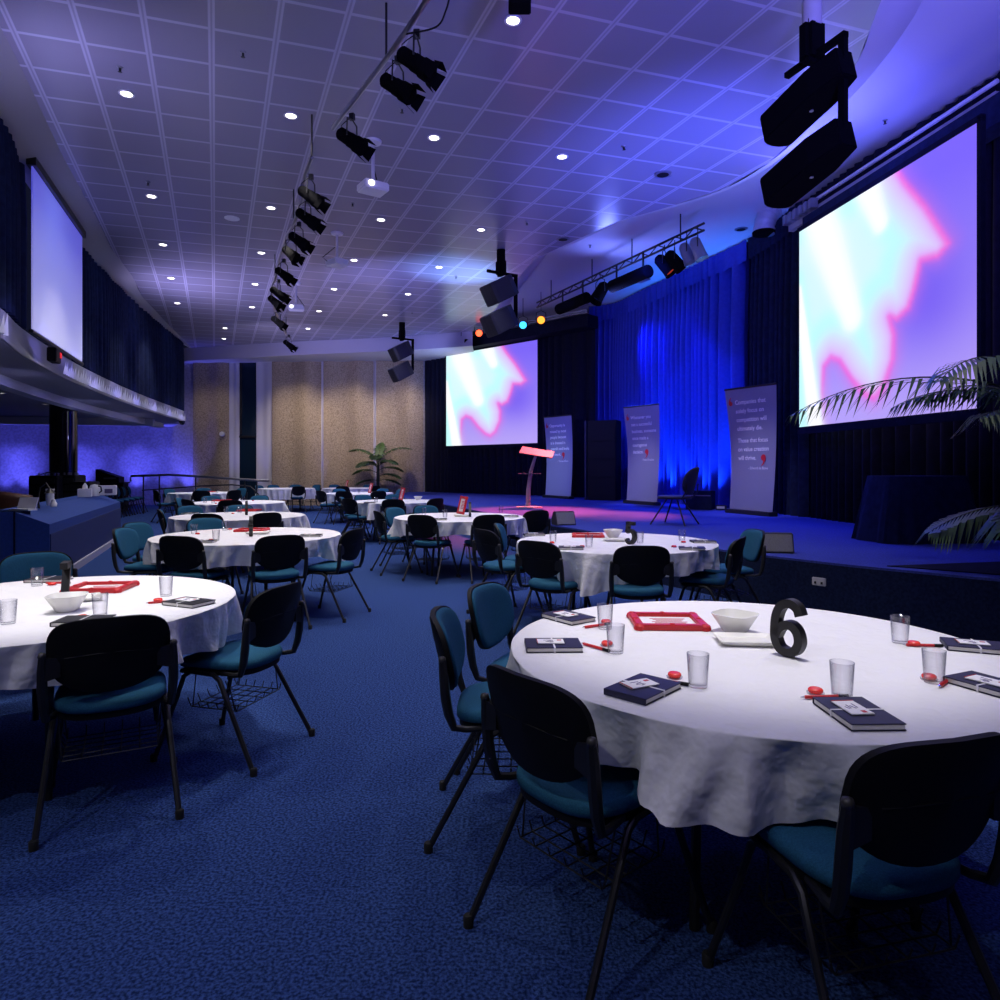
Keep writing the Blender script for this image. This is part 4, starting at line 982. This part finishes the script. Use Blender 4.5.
# projectors
def projector(px,ytop,ybody,rz,label,lens=True):
    p=atz(px,ytop,CEIL); zb=H-(ybody-HY)*p.y/F; r=thing('projector',label,'projector',(p.x,p.y,zb),rz)
    MB().box((0,0,0),(.36,.30,.115)).build('projector_body',M['white_pl'],r,bevel=.018)
    MB().tube([(0,0,.06),(0,0,CEIL-zb-.0)],.024,10).build('drop_pole',M['plaster'],r,smooth=True)
    MB().lathe([(.12,CEIL-zb-.001),(.11,CEIL-zb-.03),(.03,CEIL-zb-.04)],n=20).build('ceiling_rose',M['white_pl'],r,smooth=True)
    R=Matrix.Rotation(PI/2,3,'X'); MB().lathe([(.04,.14),(.04,.17),(.034,.172),(.001,.165)],(-.09,0,.0),16,mtx=R).build('lens',M['em_proj'] if lens else M['gloss'],r,smooth=True)
    MB().tube([(.1,.15,.02),(.18,.2,.1),(.02,.03,.3)],.008).build('cable',M['shell'],r,smooth=True)
projector(373,141,188,.6,'white ceiling projector on a pole, nearest of the three')
projector(337,233,263,2.4,'white ceiling projector on a pole, middle of the three',False)
projector(296,283,308,.2,'white ceiling projector on a pole, farthest of the three')
# lighting pipes and spotlights
SPZ=5.05
spots=[(417,64),(398,88),(352,141),(311,197),(308,219),(299,241),(291,254),(284,275),(279,294),(275,302),(278,322),(289,345)]
SPT=[atz(x,y,SPZ) for x,y in spots]
def pipe(pts,label,rods):
    r=thing('lighting_pipe',label,'lighting pipe',(0,0,0)); MB().tube(pts,.024,10).build('pipe',M['steel'],r,smooth=True)
    for q in rods: MB().tube([q,(q[0],q[1],CEIL-.004)],.012,6).build('drop_rod',M['blackm'],r)
pz=5.36
pA=[(.2,4.3,pz)]+[(p.x-.12,p.y+.05,pz) for p in SPT[:3]]; pA.append((SPT[2].x-.3,SPT[2].y+.35,pz))
pipe(pA,'steel lighting pipe at top centre carrying three spotlights',[(pA[2][0],pA[2][1],pz),pA[0]])
pB=[(SPT[3].x+.15,SPT[3].y-.5,pz)]+[(p.x-.1,p.y+.05,pz) for p in SPT[3:]]
pipe(pB,'steel lighting pipe over the left tables carrying nine spotlights',[pB[0],pB[3],pB[6],pB[-1]])
def cable(pts,label):
    o=MB().tube(smooth3(pts),.008,6).build('cable',M['shell'],smooth=True); tag(o,label,'cable')
c1=[(pA[1][0]+.02,pA[1][1]-.02,pz-.02),atz(436,27,5.2),atz(446,10,5.3),atz(450,-6,5.5)]
cable(c1,'black cable looping from the front spotlight up out of view')
def spot_tpl():
    r=thing('spotlight','x','spotlight')
    MB().box((0,0,.335),(.07,.05,.09)).tube([(0,0,.30),(0,-.13,.26),(0,-.145,.02)],.011,6).tube([(0,0,.30),(0,.13,.26),(0,.145,.02)],.011,6).build('yoke',M['blackm'],r)
    R=Matrix.Rotation(math.radians(90+36),3,'Y')
    MB().lathe([(.06,-.25),(.088,-.22),(.092,-.05),(.1,-.04),(.1,.06),(.115,.08),(.118,.2)],n=14,mtx=R).build('lamp_body',M['spk'],r,smooth=True)
    mb=MB()
    for k in range(4):
        a=k*PI/2; c=Vector((math.cos(a),math.sin(a),0)); t=Vector((-math.sin(a),math.cos(a),0))
        b0=c*.112+Vector((0,0,.19)); b1=c*.135+Vector((0,0,.30))
        mb.add([R@(b0-t*.08),R@(b0+t*.08),R@(b1+t*.10),R@(b1-t*.10)],[(0,1,2,3)])
    mb.build('barn_door',M['spk'],r,fix=False,solid=.004)
    MB().lathe([(.001,.16),(.06,.165),(.11,.15)],n=16,mtx=R).build('lens',M['gloss'],r,smooth=True,fix=False)
    MB().tube([R@Vector((-.02,.02,-.25)),R@Vector((-.1,.03,-.3)),(-.12,.05,.32),(.0,.02,.36)],.006,5).build('cable',M['shell'],r,smooth=True)
    return r
sl=spot_tpl(); sl.scale=(.8,.8,.8)
for k,p in enumerate(SPT):
    rz=[-.15,-.35,-.3,-.2,-.1,-.35,-.6,-.3,.1,-.5,-.25,-.3][k]
    lab=f'black theatre spotlight, {ORD[k]} from the front along the ceiling pipes'
    if k==0: sl.location=p; sl.rotation_euler.z=rz; sl['label']=lab; sl['group']='theatre spotlights on the ceiling pipes'
    else: dup(sl,p,rz,lab)
r=thing('spotlight','black spotlight seen from below at the top edge','spotlight',atz(520,2,5.45),0)
MB().prism([(-.09,-.08),(.09,-.08),(.1,.1),(-.1,.1)],-.05,.22).build('lamp_body',M['spk'],r,bevel=.01); MB().bar((-.12,0,.1),(-.12,0,.42),.02,.03).bar((.12,0,.1),(.12,0,.42),.02,.03).build('yoke',M['blackm'],r)
# speaker pairs
def speakers(px,ypost,D,z1,z2,zp0,ang,tilt,s,mbody,label):
    p=Vector(((px-CX)/F*D,D,0)); r=thing('speaker_pair',label,'speaker',(p.x,p.y,z1),ang)
    hb=CEIL-zp0-.2; MB().box((.0,0,zp0-.06-z1+hb/2+.03),(.16,.24,hb+.06)).build('mount_block',M['spk'],r,bevel=.04)
    MB().tube([(0,0,CEIL-z1-.25),(0,0,CEIL-z1)],.09,10).build('ceiling_stub',M['outlet'] if D<8 else M['spk'],r,smooth=True)
    R=Matrix.Rotation(tilt,3,'Y')
    MB().bar((.38*s,0,zp0-z1),(-.46*s,0,zp0-z1),.07*s,.06*s).bar((-.42*s,0,zp0-z1+.02),(-.42*s,0,z2-z1+.05),.06*s,.08*s).build('bracket',M['spk'],r)
    for zc in(0,z2-z1):
        hw=.2 if D<8 else .3; fx=.56 if D<8 else .34; hh=.165 if D<8 else .25
        poly=[(fx,-hw)]+[(fx+.09*math.cos(q),hw*math.sin(q)) for q in(-1.0,-.5,0,.5,1.0)]+[(fx,hw),(-.12,hw),(-.1-fx*.68,hw*.6),(-.1-fx*.68,-hw*.6),(-.12,-hw)]
        poly=[(x*s,y*s) for x,y in poly]
        cab=MB().prism(poly,-hh*s,hh*s,mtx=R,loc=(0,0,zc)).build('cabinet',mbody,r,bevel=.012)
        gw=hw-.015; g=[((fx+.005)*s,-gw*s)]+[((fx+.012+.09*math.cos(q))*s,gw*math.sin(q)*s) for q in(-1.0,-.5,0,.5,1.0)]+[((fx+.005)*s,gw*s),((fx-.01)*s,.9*gw*s),((fx-.01)*s,-.9*gw*s)]
        MB().prism(g,-(hh-.015)*s,(hh-.015)*s,mtx=R,loc=(0,0,zc)).build('grille',M['grille'],cab)
        MB().lathe([(.02,0),(.02,.012),(.001,.014)],(0,0,0),12).build('badge',M['grey'],cab).location=R@Vector((.05*s,0,-(hh+.005)*s))+Vector((0,0,zc))
speakers(812,0,6.55,5.0,4.36,5.36,math.atan2(.94,-.36),.24,.86,M['spk'],'large pair of black hanging speakers at upper right')
speakers(501,250,14.0,5.08,4.45,5.42,math.radians(212),.5,.86,M['spk_grey'],'hanging pair of dark speakers left of stage centre')
speakers(402,325,21.0,5.02,4.4,5.4,math.radians(212),.5,.86,M['spk_grey'],'distant hanging pair of speakers before the tan wall')
# stage lighting truss with strip lights, pars
a=Vector((1.0,18.4,5.75));b=Vector((3.75,12.5,5.78)); d=(b-a).normalized(); L=(b-a).length
r=thing('lighting_truss','black ladder truss hanging above the stage','truss',a)
mb=MB()
for zz in(0,.13): mb.tube([Vector((0,0,zz)),d*L+Vector((0,0,zz))],.024,8)
for k in range(24): mb.tube([d*(L*k/24)+Vector((0,0,.13*(k%2))),d*(L*(k+1)/24)+Vector((0,0,.13*((k+1)%2)))],.012,5)
mb.build('truss_frame',M['blackm'],r,smooth=True)
for k in(.12,.42,.66,.9): MB().tube([d*L*k,d*L*k+Vector((0,0,6.3-5.75))],.014,6).build('drop_rod',M['blackm'],r)
def on_truss(px):
    k=(px-CX)/F; t=(k*a.y-a.x)/(d.x-k*d.y); return a+d*t
def strip_light(px0,px1,label):
    p=on_truss(px0);q=on_truss(px1); m_=(p+q)/2; r=thing('strip_light',label,'stage light',(m_.x-.12,m_.y-.1,m_.z-.38),math.atan2(d.y,d.x)); l=(q-p).length
    R=Matrix.Rotation(PI/2,3,'Y')
    MB().lathe([(.1,-l/2),(.135,-l/2+.03),(.135,l/2-.03),(.1,l/2)],n=16,mtx=R).build('tube_housing',M['spk'],r,smooth=True)
    MB().box((l/2-.25,.06,-.13),(.32,.1,.02)).build('reflector',M['grey'],r)
    MB().bar((-l*.35,0,.15),(-l*.35,0,.42),.03,.03).bar((l*.35,0,.15),(l*.35,0,.42),.03,.03).build('hanger',M['blackm'],r)
strip_light(563,592,'long black strip light on the stage truss, farther one')
strip_light(616,654,'long black strip light on the stage truss, nearer one')
def par(loc,rz,pitch,mbody,mlens,label,s=1,hang=.4):
    r=thing('par_can',label,'stage light',loc,rz); R=Matrix.Rotation(PI/2+pitch,3,'Y')
    MB().lathe([(.06*s,-.2*s),(.1*s,-.15*s),(.11*s,.1*s),(.125*s,.2*s),(.12*s,.2*s),(.1*s,.12*s)],n=18,mtx=R).build('lamp_body',mbody,r,smooth=True,fix=False)
    MB().lathe([(.001,.15*s),(.105*s,.14*s)],n=18,mtx=R).build('lens',mlens,r,fix=False)
    MB().tube([(0,-.14*s,0),(0,-.13*s,.2*s),(0,0,.26*s),(0,0,hang)],.01,6).tube([(0,.14*s,0),(0,.13*s,.2*s),(0,0,.26*s)],.01,6).build('yoke',M['blackm'],r)
p=on_truss(602); par(p+Vector((-.05,-.05,-.36)),3.6,1.0,M['spk'],M['gloss'],'small black lamp between the two strip lights',1.3,.45)
p=on_truss(664); par(p+Vector((0,-.05,-.34)),-.5,.9,M['spk'],M['orange_gel'],'black lamp with red gel on the stage truss',1.15)
p=on_truss(674); par(p+Vector((0,-.05,-.34)),-.3,.9,M['spk'],M['orange_gel'],'black lamp beside the red gel lamp, stage truss',1.1)
p=on_truss(686); par(p+Vector((0,-.05,-.3)),-.3,1.2,M['grey'],M['gloss'],'chrome lamp second from the near end of the stage truss',1.0)
p=on_truss(697); par(p+Vector((0,-.05,-.3)),-.3,1.2,M['grey'],M['em_cyan'],'chrome lamp at the near end of the stage truss',1.05)
def beam_lamp(px,py,D,m,label):
    p=atd(px,py,D); aim=math.atan2(-p.y,-p.x); par(p,aim,.22,M['spk'],m,label,1.0,6.3-p.z)
beam_lamp(479,333,21.6,M['em_red'],'glowing red stage lamp above the left screen')
beam_lamp(523,325,19.6,M['em_cyan'],'glowing pale blue stage lamp above the left screen')
beam_lamp(541,320,18.9,M['em_amber'],'glowing amber stage lamp at the far end of the truss')
p=atd(464.5,337,22.6); par(p,-.6,.9,M['spk'],M['gloss'],'small black lamp on the left screen pelmet',1.3,.1)
# duct
r=thing('air_duct','pale flexible air duct elbow above the curtain corner','duct',(0,0,0)); pts=[]
c=atd(772,222,13.0)
pp=[Vector((c.x+.95,c.y-.5,c.z+.36)),Vector((c.x+.5,c.y-.2,c.z+.36)),Vector((c.x+.12,c.y,c.z+.30)),Vector((c.x-.10,c.y,c.z+.08)),Vector((c.x-.16,c.y,c.z-.22))]
sp3=smooth3(pp); MB().tube(sp3,[.19+.012*math.sin(k*2.2) for k in range(len(sp3))],18).build('duct_hose',M['foil'],r,smooth='all'); e=sp3[-1]; MB().lathe([(.2,0),(.21,.05),(.2,.06)],(e.x,e.y,e.z-.02),18).build('duct_collar',M['spk'],r)
# exit sign on the balcony fascia
p=Vector((-6.62,9.95,3.06)); r=thing('exit_sign','small black box sign with red face on the balcony fascia','sign',p,1.94); MB().box((0,-.08,0),(.3,.12,.2)).build('sign_case',M['shell'],r,bevel=.01); MB().box((.12,-.143,.02),(.1,.006,.08)).build('sign_face',M['sign_red'],r)
# dome camera under the balcony corner
p=atd(182,422.5,23.0); r=thing('dome_camera','small black dome camera below the balcony corner','camera',(p.x,p.y,2.998)); MB().lathe([(.1,0),(.1,-.05),(.09,-.06)],n=16).build('camera_mount',M['blackm'],r,smooth=True); MB().lathe([(.085,-.06),(.06,-.12),(.001,-.14)],n=16).build('dome',M['gloss'],r,smooth=True)
p=wall_pt(229); r=thing('wall_sensor','small pale round sensor on the brown wall panel','sensor',(p.x-.15,p.y-.2,2.7)); R=Matrix.Rotation(PI/2,3,'X'); MB().lathe([(.09,0),(.08,.05),(.001,.06)],n=16,mtx=R).build('sensor_body',M['white_pl'],r,smooth=True); MB().lathe([(.1,-.06),(.1,0)],n=16,mtx=R).build('sensor_base',M['grey'],r,smooth=True)
ud=None
for k,(px,py) in enumerate(((45,404),(100,417),(2,393))):
    p=atz(px,py,2.998); lab='small downlight under the balcony, '+['middle of the three','rightmost of the three','leftmost of the three'][k]
    if ud is None:
        ud=thing('downlight',lab,'ceiling light',p,0,'downlights under the balcony'); MB().lathe([(.075,.0),(.075,-.008),(.05,-.010),(.048,0)],n=20).build('trim_ring',M['grey'],ud,smooth=True); MB().lathe([(.001,-.004),(.048,-.004)],n=20).build('lamp_face',M['lamp_dim2'],ud,fix=False)
    else: dup(ud,p,0,lab)
# ------------------------------------------------------------------ lights
def spot(loc,aim,energy,col,size=80,blend=.6,rad=.08):
    l=bpy.data.lights.new('lamp','SPOT'); l.energy=energy; l.color=col; l.spot_size=math.radians(size); l.spot_blend=blend; l.shadow_soft_size=rad
    o=bpy.data.objects.new('spot_lamp',l); COL.objects.link(o); o.location=loc; d=Vector(aim)-Vector(loc); o.rotation_euler=d.to_track_quat('-Z','Y').to_euler(); return o
def point(loc,energy,col,rad=.1):
    l=bpy.data.lights.new('lamp','POINT'); l.energy=energy; l.color=col; l.shadow_soft_size=rad
    o=bpy.data.objects.new('point_lamp',l); COL.objects.link(o); o.location=loc; return o
def area(loc,aim,energy,col,sx,sy,spread=180):
    l=bpy.data.lights.new('lamp','AREA'); l.energy=energy; l.color=col; l.shape='RECTANGLE'; l.size=sx; l.size_y=sy; l.spread=math.radians(spread)
    o=bpy.data.objects.new('area_lamp',l); COL.objects.link(o); o.location=loc; d=Vector(aim)-Vector(loc); o.rotation_euler=d.to_track_quat('-Z','Y').to_euler(); return o
WARM=(1,.93,.88); LAV=(.62,.58,1); BLU=(.06,.09,1)
for p in DL:
    far=p.y>12; spot((p.x,p.y,CEIL-.03),(p.x,p.y,0),190 if far else 230,WARM if not far else (.95,.92,1),86,.7,.06)
for (x,y) in extra:
    spot((x,y,CEIL-.03),(x,y,0),200,WARM,86,.7,.06)
# lamps in the ceiling straight above the two near tables
spot((1.0,2.75,5.85),(1.0,2.75,.7),660,(1,.97,.94),25,.7,.12)
spot((-2.2,3.5,5.85),(-2.2,3.5,.7),760,(1,.97,.94),25,.7,.12)
# added spots from behind and left, to model cloth folds and chair seats
for (x,y,e) in((-3.9,-.4,170),(-2.6,-1.4,190),(1.2,-1.4,25),(-3.4,2.0,110)): spot((x,y,5.85),(x*.6+.3,y+3.4,.5),e,(.93,.93,1),70,.8,.05)
# violet-blue ambient wash on the ceiling, from added unseen spots
spot((-3,-3.5,3.0),(-2.6,-.2,6.6),2000,(.43,.40,1),96,1,.3)
spot((-5.4,6.2,4.0),(-3.6,9.5,6.4),950,(.43,.40,1),110,1,.3)
spot((1.0,-2.0,3.4),(.4,1.6,6.8),1150,(.42,.38,1),96,1,.3)
spot((-8.8,16.0,3.6),(-5,18,5.9),850,(.5,.45,1),150,1,.3)
spot((2.2,1.0,3.2),(2.6,7.5,5.9),1500,(.14,.13,1),90,1,.3)
spot((3.4,8.2,2.0),(3.0,10.0,5.9),1500,(.08,.12,1),80,1,.2)
spot((.2,16.9,3.0),(-.9,15.6,5.9),1700,(.2,.38,1),42,1,.15)  # added spot standing in for the left screen's reflection in the tiles
spot((-2.5,14.5,3.2),(-2.5,17.5,5.9),420,(.3,.3,1),110,1,.3)
spot((2.4,15.2,5.0),(2.8,14.6,6.3),150,(.15,.2,1),150,1,.2)
spot((4.5,9.6,5.0),(4.4,9.0,6.3),200,(.1,.1,1),150,1,.2)
spot((5.0,5.0,4.4),(4.8,6.0,6.3),240,(.16,.14,1),140,1,.2)
# stage wash
for (px,Y,e) in((645,18.7,220),(664,17.7,300),(678,17.1,650),(693,16.5,500),(712,15.8,420),(727,15.3,420),(744,14.8,650)):
    x=(px-CX)/F*Y; spot((x-.42,Y-.2,SZ+.06),(x+.1,Y+.05,SZ+3.2),e,(.02,.17,1),62,1,.04)
spot((3.1,18.9,5.7),(4.9,15.2,1.6),3200,(.02,.05,1),70,1,.06)  # added spot raking along the blue drape to deepen its pleats
spot((2.6,12.8,5.7),(4.6,17.0,3.0),550,(.02,.05,1),60,1,.06)
spot((-.5,16.5,5.6),(3.0,20.3,2.5),200,(.04,.05,1),60,1,.15)
spot((3.4,11.6,5.6),(3.6,8.8,.5),520,(.05,.07,1),95,1,.15)
spot((1.4,15.6,5.6),(.0,19.5,.5),600,(.06,.08,1),95,1,.15)
spot((2.0,17.5,5.6),(.7,14.2,.5),14000,(1,.10,.12),34,.9,.12)
spot((3.0,14.2,5.6),(1.9,12.8,.5),12000,(1,.13,.10),36,.9,.12)
spot((2.6,9.8,5.6),(4.65,13.0,1.0),800,(.75,.7,1),24,1,.1)
spot((1.0,13.2,5.6),(3.4,16.7,1.0),900,(.75,.7,1),20,1,.1)
spot((-.6,17.0,5.5),(1.7,20.3,1.0),700,(.55,.7,1),22,1,.1)
# tan wall flood and blue uplights on the left wall
for px,e in((214,90),(299,330),(350,330),(402,330)):
    p=wall_pt(px); spot((p.x+.3,p.y-2.6,5.3),(p.x,p.y,2.2),e,(1,.84,.66),75,1,.15)
for px,e in((10,110),(30,150),(84,170),(112,60),(140,170),(168,90),(189,210)):
    p=wall_pt(px); spot((p.x,p.y-.45,.1),(p.x,p.y-.1,3.2),e*2.2,(.10,.10,1),70,1,.06)
    if px<180: spot((p.x,p.y-1.1,2.95),(p.x,p.y-.05,1.3),e*.9,(.10,.10,1),62,1,.06)  # added spots under the soffit, carrying the blue columns to the top
for px in(236,266,324,376):
    p=wall_pt(px); spot((p.x,p.y-.5,.15),(p.x,p.y,3.2),110,(.25,.25,1),26,1,.06)
spot((-1.6,22.0,4.0),(-3.5,25.0,5.6),160,(.25,.35,1),120,1,.1)
spot((-7.0,20.5,4.2),(-7.0,24.2,5.7),130,(.6,.55,1),130,1,.1)
# added fill spots for the balcony fascia, curtain, soffit and desk
for t in(.26,.34,.42,.5,.58,.66,.74,.82,.9,.97):
    q=along(cur_s,t); spot((q.x+1.5,q.y+.2,3.1),(q.x,q.y,3.2),44,(.25,.23,1),38,1,.08)
for t in(.3,.45,.6,.75,.9):
    q=along(cur_s,t); spot((q.x+1.6,q.y+.2,5.75),(q.x-.1,q.y,4.3),22,(.25,.4,1),110,1,.1)
for q in beam[8:40:8]: spot((q[0]+.9,q[1],2.2),(q[0],q[1],2.95),7,(.4,.4,1),120,1,.05)
spot((-6,6,5.8),(-6.3,10.5,.7),120,(.2,.28,1),60,1,.1)
w=bpy.data.worlds.new('World'); scn.world=w; w.use_nodes=True; bg=w.node_tree.nodes['Background']; bg.inputs[0].default_value=(.1,.12,.35,1); bg.inputs[1].default_value=.05
# ------------------------------------------------------------------ camera
cam=bpy.data.cameras.new('Camera'); co=bpy.data.objects.new('Camera',cam); COL.objects.link(co)
co.location=(0,0,H); co.rotation_euler=(PI/2,0,0); cam.sensor_width=36; cam.sensor_fit='HORIZONTAL'; cam.lens=36*F/1000; cam.shift_x=(500-CX)/1000; cam.shift_y=-(500-HY)/1000; cam.clip_start=.02; cam.clip_end=200
scn.camera=co
scn.view_settings.view_transform='Standard'; scn.view_settings.look='None'; scn.view_settings.exposure=0; scn.view_settings.gamma=1
scn.cycles.use_denoising=True; scn.cycles.max_bounces=6; scn.cycles.transparent_max_bounces=12
